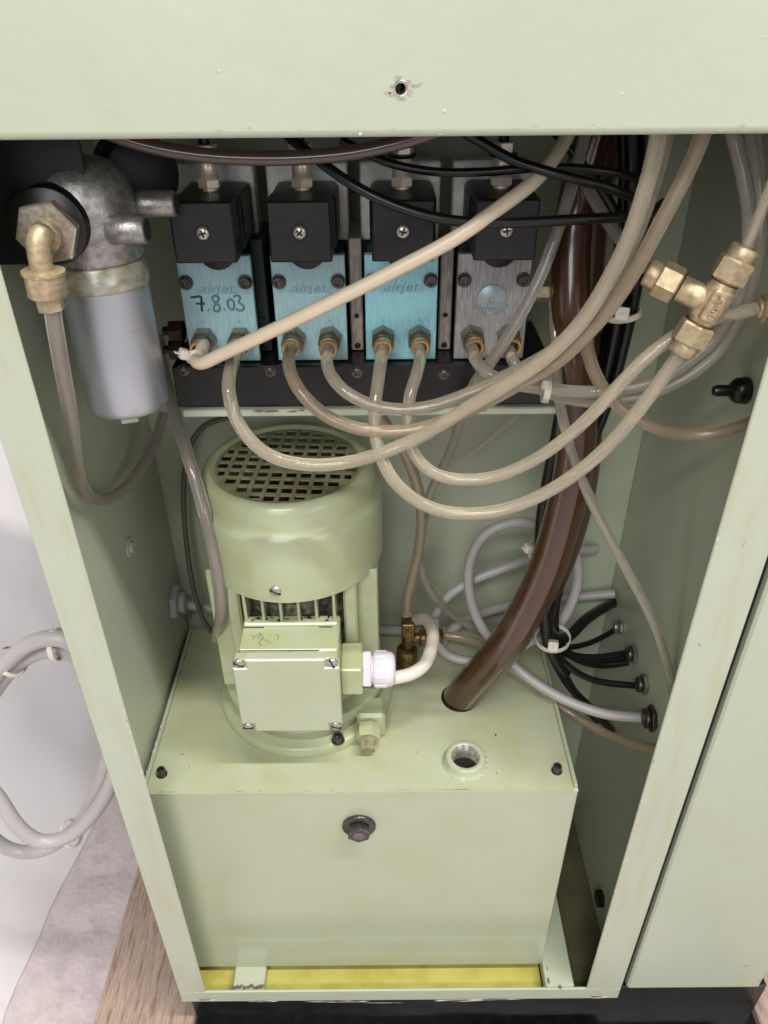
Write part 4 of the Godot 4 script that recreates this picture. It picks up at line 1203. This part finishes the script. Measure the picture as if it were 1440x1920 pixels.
	hose("tube", "brown wet tube sagging to the right wall below the tee", [Vector3(0.1342, 0.9836, -0.052), Vector3(0.1327, 0.9688, -0.06), Vector3(0.1389, 0.9471, -0.068), Vector3(0.1515, 0.9242, -0.07), Vector3(0.1679, 0.908, -0.066), Vector3(0.189, 0.8955, -0.064), Vector3(0.2139, 0.8878, -0.066), Vector3(0.2346, 0.891, -0.062), Vector3(0.2511, 0.9012, -0.055), Vector3(0.2605, 0.9132, -0.048), Vector3(0.2734, 0.9307, -0.04)], 0.00457, M.tube_brown, gp, M.bore_brown)
	hose("tube", "pale grey tube slanting down into the left arm of the brass tee", [Vector3(0.1315, 1.0555, -0.15), Vector3(0.1434, 1.0348, -0.13), Vector3(0.1532, 1.0199, -0.105), Vector3(0.1622, 1.0094, -0.08), Vector3(0.1663, 1.0072, -0.055), Vector3(0.1689, 1.0075, -0.038)], 0.00411, M.tube_grey, gp, M.bore)
	hose("tube", "short clear tube rising from the top of the brass tee", [Vector3(0.2056, 1.0311, -0.022), Vector3(0.2066, 1.0426, -0.02), Vector3(0.2075, 1.0558, -0.018), Vector3(0.2095, 1.0743, -0.016), Vector3(0.2115, 1.0944, -0.016)], 0.00310, M.tube, gp, M.bore)
	cable_tie(Vector3(0.1144, 0.9202, -0.075), Vector3(1, -0.08, 0.02), 0.0056, Vector3(0.1078, 0.9407, -0.055), "white cable tie round the tubes below the bare metal valve", M.tie, 1.5)
	cable_tie(Vector3(-0.1322, 0.9396, -0.092), Vector3(0.3, -0.6, 0.5), 0.0056, Vector3(-0.1383, 0.9429, -0.088), "white cable tie at the lower end of the cream tube", M.tie, 1.0, 1.2)

func back_tubes() -> void:
	var gp := "thin tubes behind the loops"
	hose("tube", "grey tube running down left of the suction hose behind the loops", [Vector3(0.1331, 1.0779, -0.13), Vector3(0.1293, 1.0597, -0.125), Vector3(0.1232, 1.0387, -0.115), Vector3(0.116, 1.0188, -0.105), Vector3(0.1064, 0.9907, -0.098), Vector3(0.0926, 0.961, -0.094), Vector3(0.0783, 0.9361, -0.092), Vector3(0.0666, 0.9121, -0.1), Vector3(0.062, 0.8823, -0.12), Vector3(0.0603, 0.847, -0.145), Vector3(0.0547, 0.8099, -0.165), Vector3(0.0452, 0.776, -0.178), Vector3(0.0389, 0.743, -0.185), Vector3(0.0358, 0.7083, -0.19), Vector3(0.0359, 0.6805, -0.192), Vector3(0.0433, 0.6462, -0.196), Vector3(0.0601, 0.6138, -0.2), Vector3(0.0869, 0.5841, -0.205), Vector3(0.1233, 0.5538, -0.21), Vector3(0.1438, 0.5308, -0.215)], 0.00417, M.tube_grey, gp, M.bore_brown)
	hose("tube", "brown tube dropping from the shelf into the small brass tee", [Vector3(-0.0045, 0.8696, -0.15), Vector3(-0.0011, 0.8568, -0.155), Vector3(0.0101, 0.8379, -0.16), Vector3(0.021, 0.8124, -0.166), Vector3(0.0302, 0.781, -0.172), Vector3(0.0349, 0.7479, -0.176), Vector3(0.0343, 0.7104, -0.18), Vector3(0.0288, 0.6699, -0.184), Vector3(0.0238, 0.6385, -0.186), Vector3(0.0225, 0.613, -0.187)], 0.00515, M.tube_brown, gp, M.bore_brown)
	hose("tube", "thin clear tube rising steeply from behind the motor to the shelf", [Vector3(0.1374, 0.8556, -0.2), Vector3(0.1169, 0.8291, -0.205), Vector3(0.0922, 0.8035, -0.208), Vector3(0.0673, 0.7761, -0.21), Vector3(0.0508, 0.7523, -0.21), Vector3(0.0423, 0.7249, -0.212), Vector3(0.0388, 0.6942, -0.214), Vector3(0.0329, 0.6559, -0.215), Vector3(0.0289, 0.6264, -0.216)], 0.00372, M.tube_grey, gp, M.bore)
	hose("tube", "long straight clear tube slanting down to the right front post", [Vector3(0.1284, 0.9593, -0.15), Vector3(0.1296, 0.9334, -0.13), Vector3(0.1333, 0.8997, -0.118), Vector3(0.1419, 0.8673, -0.11), Vector3(0.1566, 0.8311, -0.104), Vector3(0.1805, 0.7859, -0.097), Vector3(0.208, 0.7397, -0.09), Vector3(0.2317, 0.6989, -0.083), Vector3(0.2486, 0.6608, -0.076), Vector3(0.2629, 0.6182, -0.07), Vector3(0.2785, 0.5655, -0.065)], 0.00416, M.tube_grey, gp, M.bore)
	hose("tube", "grey brown hose sliding down past the left side of the motor", [Vector3(-0.1857, 0.9174, -0.19), Vector3(-0.1845, 0.8912, -0.185), Vector3(-0.176, 0.8663, -0.165), Vector3(-0.1646, 0.8419, -0.14), Vector3(-0.1533, 0.8139, -0.118), Vector3(-0.1463, 0.7827, -0.105), Vector3(-0.1437, 0.7473, -0.1), Vector3(-0.1442, 0.7148, -0.1), Vector3(-0.1481, 0.6847, -0.106), Vector3(-0.1635, 0.6355, -0.13)], 0.00555, M.tube_grey, "", M.bore_brown)
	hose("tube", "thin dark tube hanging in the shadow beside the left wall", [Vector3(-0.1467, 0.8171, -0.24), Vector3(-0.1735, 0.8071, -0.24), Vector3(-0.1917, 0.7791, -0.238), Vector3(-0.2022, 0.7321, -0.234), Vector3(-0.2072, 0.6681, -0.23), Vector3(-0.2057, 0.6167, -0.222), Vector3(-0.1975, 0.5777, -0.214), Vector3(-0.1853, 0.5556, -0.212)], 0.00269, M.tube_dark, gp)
	hose("tube", "brown tube trailing from the small brass tee over the tank edge", [Vector3(0.0617, 0.5812, -0.19), Vector3(0.0831, 0.58, -0.186), Vector3(0.1057, 0.5715, -0.18), Vector3(0.1336, 0.5531, -0.165), Vector3(0.1666, 0.5352, -0.148), Vector3(0.2, 0.5189, -0.13), Vector3(0.2251, 0.5259, -0.1), Vector3(0.2408, 0.5518, -0.066), Vector3(0.2532, 0.5719, -0.044), Vector3(0.2704, 0.5846, -0.03)], 0.00477, M.tube_brown, gp, M.bore_brown)

func fittings() -> void:
	# large brass tee at the right
	var z := -0.024
	var lo: Vector3 = Vector3(0.1821, 0.9662, -0.024)
	var hi: Vector3 = Vector3(0.2065, 1.0305, -0.024)
	var d := (hi - lo).normalized()
	var l := lo.distance_to(hi)
	var mid: Vector3 = Vector3(0.1944, 0.9981, -0.024)
	var t := thing("brass_tee", "big brass tee fitting joining three tubes near the right post", "fitting", lo)
	var g := Geo.new()
	rod(g, lo + d * l * 0.2, hi - d * l * 0.18, 0.0078, 0.0006, 28)
	var arm: Vector3 = Vector3(0.1681, 1.0081, -0.036)
	var da := (arm - mid).normalized()
	rod(g, mid, mid + da * 0.021, 0.0078, 0.0006, 28)
	lathe(g, [Vector2(0, 0), Vector2(0.0088, 0.0), Vector2(0.0092, 0.002), Vector2(0.0092, 0.0175), Vector2(0.0088, 0.0195), Vector2(0, 0.0195)], along(mid - d * 0.0098, d), 28)
	put("body", g, M.brass, t)
	g = Geo.new()
	prism(g, rrect(0.009, 0.019, 0.002, 3), 0.0112, 0.0008, Transform3D(Basis(d.cross(Vector3.BACK).normalized(), d, Vector3.BACK).orthonormalized(), mid + da * 0.0025))
	var boss := put("raised_panel", g, M.brass, t)
	var rb := Basis(d, -d.cross(Vector3.BACK).normalized(), Vector3.BACK).orthonormalized()
	letters("nuer", 0.0068, 0.002, Transform3D(rb, mid + da * 0.0025 + Vector3(0, 0, 0.0115)), "raised_mark", M.brass, boss)
	var ends := [[lo, d, l], [hi, -d, l], [mid + da * 0.0425, -da, 0.04]]
	for i in 3:
		var p: Vector3 = ends[i][0]
		var v: Vector3 = ends[i][1]
		g = Geo.new()
		lathe(g, [Vector2(0.0042, 0), Vector2(0.0072, 0.0002), Vector2(0.0082, 0.0012), Vector2(0.0082, 0.0075), Vector2(0.0076, 0.0085), Vector2(0, 0.0085)], along(p, v), 28)
		var sleeve := put("sleeve", g, M.brass, t)
		g = Geo.new()
		hexrod(g, p + v * 0.0075, p + v * 0.0208, 0.0109, 0.0011, 0.35 + i * 0.4)
		put("union_nut", g, M.brass, t)
		g = Geo.new()
		rod(g, p + v * 0.0212, p + v * 0.0219, 0.0086, 0.0002)
		put("olive_ring", g, M.brass_dark, sleeve)
	# fitting at the right edge
	var e: Vector3 = Vector3(0.2285, 0.9894, -0.038)
	g = Geo.new()
	t = thing("brass_union", "brass union on the tube end at the picture's right edge", "fitting", e)
	rod(g, e, e + Vector3(0.003, 0.0002, 0.0), 0.0062)
	hexrod(g, e + Vector3(0.003, 0.0002, 0), e + Vector3(0.017, 0.001, 0.001), 0.0095, 0.0009, 0.2)
	put("union_nut", g, M.brass, t)
	g = Geo.new()
	rod(g, e + Vector3(0.017, 0.001, 0.001), e + Vector3(0.035, 0.002, 0.002), 0.007)
	put("stem", g, M.brass, t)
	# small tee behind the motor
	var b: Vector3 = Vector3(0.0245, 0.5789, -0.188)
	t = thing("small_brass_tee", "small dull brass tee standing on the tank behind the white cable", "fitting", Vector3(b.x, 0.533, b.z))
	g = Geo.new()
	rod(g, b + Vector3(0, -0.014, 0), b + Vector3(0, 0.006, 0), 0.0066)
	slab(g, b + Vector3(-0.0068, 0.005, -0.0068), b + Vector3(0.0068, 0.024, 0.0068), 0.001)
	rod(g, b, b + Vector3(0.028, 0.001, 0), 0.0056)
	put("body", g, M.brass_dark, t)
	g = Geo.new()
	rod(g, Vector3(b.x - 0.001, 0.5335, b.z + 0.002), Vector3(b.x - 0.001, b.y - 0.0135, b.z + 0.002), 0.0112, 0.0012, 28)
	put("stand_pipe", g, M.brass_dark, t)
	g = Geo.new()
	rod(g, b + Vector3(0.012, 0, 0), b + Vector3(0.022, 0, 0), 0.0088)
	hexrod(g, b + Vector3(0.0285, 0.001, 0), b + Vector3(0.0375, 0.001, 0), 0.0098, 0.0008, 0.2)
	put("union_nut", g, M.brass_dark, t)

func cables() -> void:
	var gp := "black cables across the top of the opening"
	hose("black_cable", "black cable sagging lowest across the connectors of the right valves", [Vector3(-0.0629, 1.0844, -0.1), Vector3(-0.0509, 1.0763, -0.09), Vector3(-0.0354, 1.0663, -0.082), Vector3(-0.0169, 1.0553, -0.074), Vector3(0.0074, 1.0449, -0.069), Vector3(0.0332, 1.0379, -0.066), Vector3(0.0599, 1.0346, -0.066), Vector3(0.0925, 1.0347, -0.067), Vector3(0.1221, 1.0356, -0.069), Vector3(0.1465, 1.0352, -0.075), Vector3(0.1692, 1.0339, -0.09), Vector3(0.1851, 1.0359, -0.11)], 0.00324, M.rubber, gp, null, "cable")
	hose("black_cable", "black cable arching over the gland tops of the third and fourth valves", [Vector3(-0.0252, 1.0736, -0.12), Vector3(-0.0082, 1.0659, -0.115), Vector3(0.0104, 1.0599, -0.11), Vector3(0.0376, 1.056, -0.108), Vector3(0.068, 1.0564, -0.106), Vector3(0.0962, 1.0587, -0.104), Vector3(0.1269, 1.058, -0.105), Vector3(0.1596, 1.0524, -0.11), Vector3(0.1813, 1.0438, -0.12)], 0.00271, M.rubber, gp, null, "cable")
	hose("black_cable", "black cable slanting down to the right above the cream tube's end", [Vector3(0.0443, 1.0836, -0.1), Vector3(0.0623, 1.0746, -0.096), Vector3(0.0808, 1.0658, -0.09), Vector3(0.1009, 1.0603, -0.084), Vector3(0.1205, 1.0557, -0.082), Vector3(0.1435, 1.0494, -0.085), Vector3(0.1699, 1.0376, -0.095), Vector3(0.1853, 1.0259, -0.11)], 0.00309, M.rubber, gp, null, "cable")
	hose("black_cable", "short black cable crossing behind the cream tube's upper end", [Vector3(0.1127, 1.0767, -0.15), Vector3(0.1245, 1.0657, -0.145), Vector3(0.139, 1.0511, -0.14), Vector3(0.1563, 1.0326, -0.14), Vector3(0.1739, 1.0094, -0.15)], 0.00307, M.rubber, gp, null, "cable")
	var fan := [
		[[Vector3(0.1656, 1.0763, -0.15), Vector3(0.1716, 1.045, -0.15), Vector3(0.1759, 1.0019, -0.15), Vector3(0.1771, 0.9489, -0.155), Vector3(0.1764, 0.8846, -0.16), Vector3(0.1744, 0.8114, -0.165), Vector3(0.1709, 0.7432, -0.165), Vector3(0.1705, 0.6801, -0.165), Vector3(0.1755, 0.6077, -0.168), Vector3(0.1902, 0.5778, -0.174), Vector3(0.2208, 0.5669, -0.19), Vector3(0.2538, 0.5648, -0.212), Vector3(0.2651, 0.5619, -0.222)], "thin black cable fanning out to the rearmost gland on the right wall", 0.003],
		[[Vector3(0.1728, 1.075, -0.16), Vector3(0.1805, 1.0396, -0.16), Vector3(0.1859, 0.9954, -0.16), Vector3(0.1856, 0.9379, -0.162), Vector3(0.1833, 0.877, -0.166), Vector3(0.1792, 0.815, -0.168), Vector3(0.1753, 0.7397, -0.17), Vector3(0.1741, 0.6761, -0.17), Vector3(0.1702, 0.6105, -0.165), Vector3(0.185, 0.5789, -0.165), Vector3(0.2187, 0.5663, -0.168), Vector3(0.2606, 0.565, -0.176)], "black cable fanning out to the second gland from the back", 0.0042],
		[[Vector3(0.1711, 1.0775, -0.14), Vector3(0.1787, 1.0434, -0.14), Vector3(0.1845, 0.9959, -0.144), Vector3(0.185, 0.938, -0.15), Vector3(0.1827, 0.8769, -0.156), Vector3(0.1774, 0.8089, -0.16), Vector3(0.1695, 0.7332, -0.162), Vector3(0.1663, 0.676, -0.162), Vector3(0.1638, 0.6171, -0.158), Vector3(0.1804, 0.5831, -0.15), Vector3(0.2135, 0.5609, -0.142), Vector3(0.2607, 0.5559, -0.138)], "black cable fanning out to the third gland from the back", 0.0034],
		[[Vector3(0.1722, 1.0788, -0.13), Vector3(0.1797, 1.0419, -0.13), Vector3(0.1856, 0.9943, -0.136), Vector3(0.187, 0.9359, -0.144), Vector3(0.1841, 0.875, -0.15), Vector3(0.1722, 0.8059, -0.156), Vector3(0.1575, 0.7362, -0.158), Vector3(0.1569, 0.6793, -0.158), Vector3(0.1589, 0.6226, -0.152), Vector3(0.1727, 0.5831, -0.15), Vector3(0.1957, 0.5408, -0.15), Vector3(0.2249, 0.502, -0.155), Vector3(0.2607, 0.4473, -0.17)], "black cable dropping steeply into the gap beside the tank", 0.0044],
		[[Vector3(0.1677, 1.0737, -0.17), Vector3(0.1758, 1.0342, -0.17), Vector3(0.1807, 0.9836, -0.175), Vector3(0.1827, 0.9232, -0.178), Vector3(0.1836, 0.8556, -0.18), Vector3(0.1796, 0.779, -0.182), Vector3(0.1655, 0.7063, -0.182), Vector3(0.1644, 0.6475, -0.18), Vector3(0.1717, 0.5939, -0.175), Vector3(0.1869, 0.5521, -0.17), Vector3(0.2143, 0.5003, -0.172), Vector3(0.2434, 0.4558, -0.18)], "black cable nearest the suction hose, dropping beside the tank", 0.0046]]
	fan.append_array([
		[[Vector3(0.1817, 1.0736, -0.17), Vector3(0.1859, 1.0345, -0.168), Vector3(0.1897, 0.9849, -0.17), Vector3(0.1886, 0.9254, -0.172), Vector3(0.1863, 0.8585, -0.174), Vector3(0.1809, 0.7883, -0.176), Vector3(0.1715, 0.7121, -0.174), Vector3(0.1721, 0.661, -0.172), Vector3(0.176, 0.6003, -0.172), Vector3(0.1937, 0.5709, -0.17), Vector3(0.2273, 0.5528, -0.172), Vector3(0.2626, 0.5531, -0.176), Vector3(0.2927, 0.552, -0.18)], "black cable running low behind the wall glands", 0.0046],
		[[Vector3(0.164, 1.0782, -0.135), Vector3(0.1715, 1.0408, -0.136), Vector3(0.1784, 0.9927, -0.142), Vector3(0.1794, 0.9388, -0.148), Vector3(0.1777, 0.8779, -0.154), Vector3(0.1712, 0.8101, -0.158), Vector3(0.1624, 0.7361, -0.158), Vector3(0.1608, 0.6801, -0.157), Vector3(0.1641, 0.6198, -0.155), Vector3(0.1886, 0.5938, -0.17), Vector3(0.2164, 0.5932, -0.2), Vector3(0.2498, 0.5814, -0.235), Vector3(0.2656, 0.5738, -0.25)], "thick black cable bending up to the rear corner", 0.0056]])
	for c in fan:
		hose("black_cable", c[1], c[0], c[2], M.rubber, "black cables of the vertical bundle", null, "cable")
	hose("black_cable", "black cable glimpsed left of the suction hose", [Vector3(0.1499, 0.8801, -0.16), Vector3(0.1493, 0.8406, -0.16), Vector3(0.1453, 0.7959, -0.155), Vector3(0.143, 0.748, -0.15), Vector3(0.1495, 0.6908, -0.152), Vector3(0.1577, 0.6438, -0.152), Vector3(0.1677, 0.5989, -0.15), Vector3(0.1873, 0.563, -0.15)], 0.0065, M.rubber, "black cables of the vertical bundle", null, "cable")
	cable_tie(Vector3(0.1706, 0.6053, -0.158), Vector3(-0.1, 1, 0.1), 0.017, Vector3(0.1627, 0.6208, -0.12), "white cable tie with big head round the black cable bundle", M.tie, 1.0, 1.7)
	cable_tie(Vector3(0.1491, 0.7223, -0.152), Vector3(-0.25, 1, 0), 0.0155, Vector3(0.1276, 0.729, -0.145), "white cable tie left of the suction hose", M.tie, 1.0, 1.3)
	cable_tie(Vector3(0.1818, 0.949, -0.145), Vector3(-0.2, 1, 0), 0.0125, Vector3(0.152, 0.9779, -0.06), "white cable tie on the cable bundle behind the amber tube", M.tie, 1.0, 1.7)
	var gq := "grey cables behind the suction hose"
	hose("grey_cable", "grey cable looping high behind the suction hose to the front gland", [Vector3(0.182, 0.5935, -0.185), Vector3(0.1937, 0.6209, -0.19), Vector3(0.1983, 0.6523, -0.195), Vector3(0.1921, 0.6828, -0.2), Vector3(0.1792, 0.6998, -0.205), Vector3(0.1518, 0.7097, -0.21), Vector3(0.1265, 0.7125, -0.21), Vector3(0.1025, 0.7011, -0.208), Vector3(0.0898, 0.6774, -0.206), Vector3(0.0869, 0.6463, -0.204), Vector3(0.0936, 0.6097, -0.2), Vector3(0.1063, 0.5834, -0.192), Vector3(0.1224, 0.5705, -0.176), Vector3(0.1417, 0.5585, -0.158), Vector3(0.1664, 0.5481, -0.142), Vector3(0.1945, 0.5407, -0.128), Vector3(0.2268, 0.5389, -0.115), Vector3(0.2623, 0.5468, -0.1035)], 0.00536, M.cable_grey, gq, null, "cable")
	hose("grey_cable", "grey cable bending from the small tee up to the right wall", [Vector3(0.0443, 0.5032, -0.21), Vector3(0.0474, 0.5547, -0.21), Vector3(0.0536, 0.5862, -0.21), Vector3(0.0669, 0.612, -0.215), Vector3(0.0916, 0.6298, -0.22), Vector3(0.1287, 0.6442, -0.225), Vector3(0.1638, 0.6535, -0.23), Vector3(0.1946, 0.655, -0.238), Vector3(0.2321, 0.6447, -0.255)], 0.00511, M.cable_grey, gq, null, "cable")
	hose("grey_cable", "grey cable running low along the back to the right corner", [Vector3(0.0626, 0.5351, -0.215), Vector3(0.0697, 0.5513, -0.222), Vector3(0.0921, 0.561, -0.235), Vector3(0.1268, 0.5677, -0.246), Vector3(0.1694, 0.5749, -0.25), Vector3(0.2173, 0.5807, -0.25), Vector3(0.2589, 0.5882, -0.247)], 0.00545, M.cable_grey, gq, null, "cable")
	hose("grey_cable", "pale cable curving under the suction hose beside the white plug", [Vector3(0.0533, 0.5951, -0.2), Vector3(0.0548, 0.5813, -0.19), Vector3(0.061, 0.5722, -0.175), Vector3(0.0807, 0.5678, -0.165), Vector3(0.1105, 0.5705, -0.162), Vector3(0.1388, 0.5841, -0.165), Vector3(0.1578, 0.588, -0.175), Vector3(0.1746, 0.5845, -0.185)], 0.00506, M.cable_grey, gq, null, "cable")
	hose("grey_cable", "grey cable from the left wall gland running behind the motor", [Vector3(-0.2374, 0.59, -0.236), Vector3(-0.2241, 0.5875, -0.236), Vector3(-0.1926, 0.5792, -0.237), Vector3(-0.0988, 0.553, -0.24), Vector3(-0.0072, 0.5567, -0.225), Vector3(0.0403, 0.5645, -0.215)], 0.00537, M.cable_grey, gq, null, "cable")
	hose("motor_cable", "short white cable bending out of the motor's white gland", [Vector3(0.0026, 0.6295, -0.08), Vector3(0.0109, 0.6315, -0.08), Vector3(0.0243, 0.631, -0.085), Vector3(0.0365, 0.6324, -0.095), Vector3(0.0432, 0.6369, -0.11), Vector3(0.0463, 0.6372, -0.13), Vector3(0.0448, 0.6284, -0.155), Vector3(0.0396, 0.6176, -0.175), Vector3(0.033, 0.5983, -0.195)], 0.00616, M.cable_white, "", null, "cable")
	# coil of mains cable hung on the left of the machine
	var gc := "grey mains cable strands in the coil"
	hose("mains_cable", "grey mains cable strand on the outside of the coil by the plastic sheet", [Vector3(-0.2448, 0.6421, -0.06), Vector3(-0.2566, 0.6844, -0.06), Vector3(-0.2743, 0.702, -0.06), Vector3(-0.2978, 0.698, -0.06), Vector3(-0.3231, 0.6783, -0.06), Vector3(-0.3527, 0.6434, -0.06), Vector3(-0.3761, 0.5933, -0.055), Vector3(-0.3853, 0.539, -0.05), Vector3(-0.3747, 0.505, -0.045), Vector3(-0.3655, 0.4711, -0.04), Vector3(-0.3501, 0.445, -0.04), Vector3(-0.3227, 0.4451, -0.045), Vector3(-0.2946, 0.4692, -0.055), Vector3(-0.2675, 0.5145, -0.06), Vector3(-0.248, 0.5709, -0.06)], 0.00726, M.cable_grey, gc, null, "cable")
	hose("mains_cable", "grey mains cable strand lying behind the outer one in the coil", [Vector3(-0.2562, 0.6023, -0.071), Vector3(-0.264, 0.6562, -0.071), Vector3(-0.2839, 0.6779, -0.071), Vector3(-0.3083, 0.6737, -0.071), Vector3(-0.3372, 0.6505, -0.071), Vector3(-0.372, 0.6038, -0.071), Vector3(-0.4077, 0.5361, -0.071), Vector3(-0.4267, 0.4606, -0.071), Vector3(-0.4211, 0.4002, -0.071), Vector3(-0.4007, 0.3783, -0.071), Vector3(-0.3717, 0.3828, -0.071), Vector3(-0.3356, 0.4133, -0.071), Vector3(-0.3072, 0.4544, -0.071), Vector3(-0.2804, 0.5084, -0.071), Vector3(-0.2629, 0.5577, -0.071)], 0.00739, M.cable_grey, gc, null, "cable")
	cable_tie(Vector3(-0.3274, 0.6678, -0.068), Vector3(0.75, 0.6, 0), 0.0135, Vector3(-0.2877, 0.7302, -0.02), "white cable tie on the mains cable coil at the picture's left edge", M.tie)
	cable_tie(Vector3(-0.2832, 0.6877, -0.068), Vector3(1, 0.05, 0), 0.0135, Vector3(-0.2789, 0.7123, -0.06), "white cable tie on the mains cable coil beside the green post", M.tie)
	cable_tie(Vector3(-0.3285, 0.4279, -0.06), Vector3(0.8, 0.45, 0), 0.0135, Vector3(-0.3183, 0.4968, -0.02), "white cable tie at the bottom of the mains cable coil", M.tie)

func side_bits() -> void:
	# glands with lock nuts along the right wall
	var q := "cable glands in a row along the right wall"
	var n := ["rearmost small gland on the right wall", "second gland from the back on the right wall", "third gland from the back on the right wall", "foremost gland on the right wall, holding the thick grey cable"]
	var pos := [Vector3(0.2612, 0.5701, -0.2121), Vector3(0.2612, 0.578, -0.1619), Vector3(0.2612, 0.5755, -0.1216), Vector3(0.2612, 0.5632, -0.0886)]
	var rad := [0.0085, 0.011, 0.011, 0.0135]
	for i in 4:
		var p: Vector3 = pos[i]
		var t := thing("wall_gland", n[i], "gland", p, q)
		var g := Geo.new()
		hexrod(g, p + Vector3(-0.0045, 0, 0), p + Vector3(-0.0003, 0, 0), rad[i], 0.0006, 0.3 * i)
		put("lock_nut", g, M.gland_nut if i != 3 else M.steel, t)
		g = Geo.new()
		rod(g, p + Vector3(-0.0095, 0, 0), p + Vector3(-0.0045, 0, 0), rad[i] * 0.72)
		put("thread", g, M.gland_nut if i == 0 else M.steel, t)
	var c: Vector3 = Vector3(-0.233, 0.5961, -0.2288)
	var t := thing("wall_gland", "big pale grey plastic gland low on the left wall", "gland", c)
	var g := Geo.new()
	hexrod(g, c, c + Vector3(0.0075, 0, 0), 0.021, 0.001, 0.2)
	put("lock_nut", g, M.cable_grey, t)
	g = Geo.new()
	rod(g, c + Vector3(0.0075, 0, 0), c + Vector3(0.014, 0, 0), 0.012)
	put("sleeve", g, M.cable_grey, t)
	# threaded insert
	c = Vector3(-0.233, 0.7326, -0.1471)
	g = Geo.new()
	lathe(g, [Vector2(0.0095, 0), Vector2(0.009, 0.0012), Vector2(0.0055, 0.0015), Vector2(0.005, 0.004), Vector2(0.0026, 0.004), Vector2(0.0026, -0.002)], along(c, Vector3.RIGHT), 28)
	single("threaded_insert", "green painted threaded insert in the left wall", "insert", g, M.paint)
	# black rubber booted stub
	c = Vector3(0.2612, 0.9132, -0.0844)
	t = thing("rubber_stop", "black rubber stub on the right wall near the post", "stop", c)
	g = Geo.new()
	lathe(g, [Vector2(0, 0), Vector2(0.0092, 0), Vector2(0.0098, 0.001), Vector2(0.0092, 0.008), Vector2(0.0062, 0.0115), Vector2(0, 0.012)], along(c + Vector3(-0.0004, 0, 0), Vector3.LEFT), 24)
	put("base", g, M.rubber, t)
	g = Geo.new()
	lathe(g, [Vector2(0, 0), Vector2(0.0042, 0), Vector2(0.0042, 0.011), Vector2(0.003, 0.0138), Vector2(0, 0.0145)], along(c + Vector3(-0.011, 0, 0), Vector3.LEFT), 20)
	put("tip", g, M.rubber, t)
	c = Vector3(0.2612, 0.2383, -0.0915)
	g = Geo.new()
	hexrod(g, c, c + Vector3(-0.008, 0, 0), 0.011, 0.001)
	single("wall_bolt", "dark bolt head deep in the gap beside the tank", "bolt", g, M.rubber)
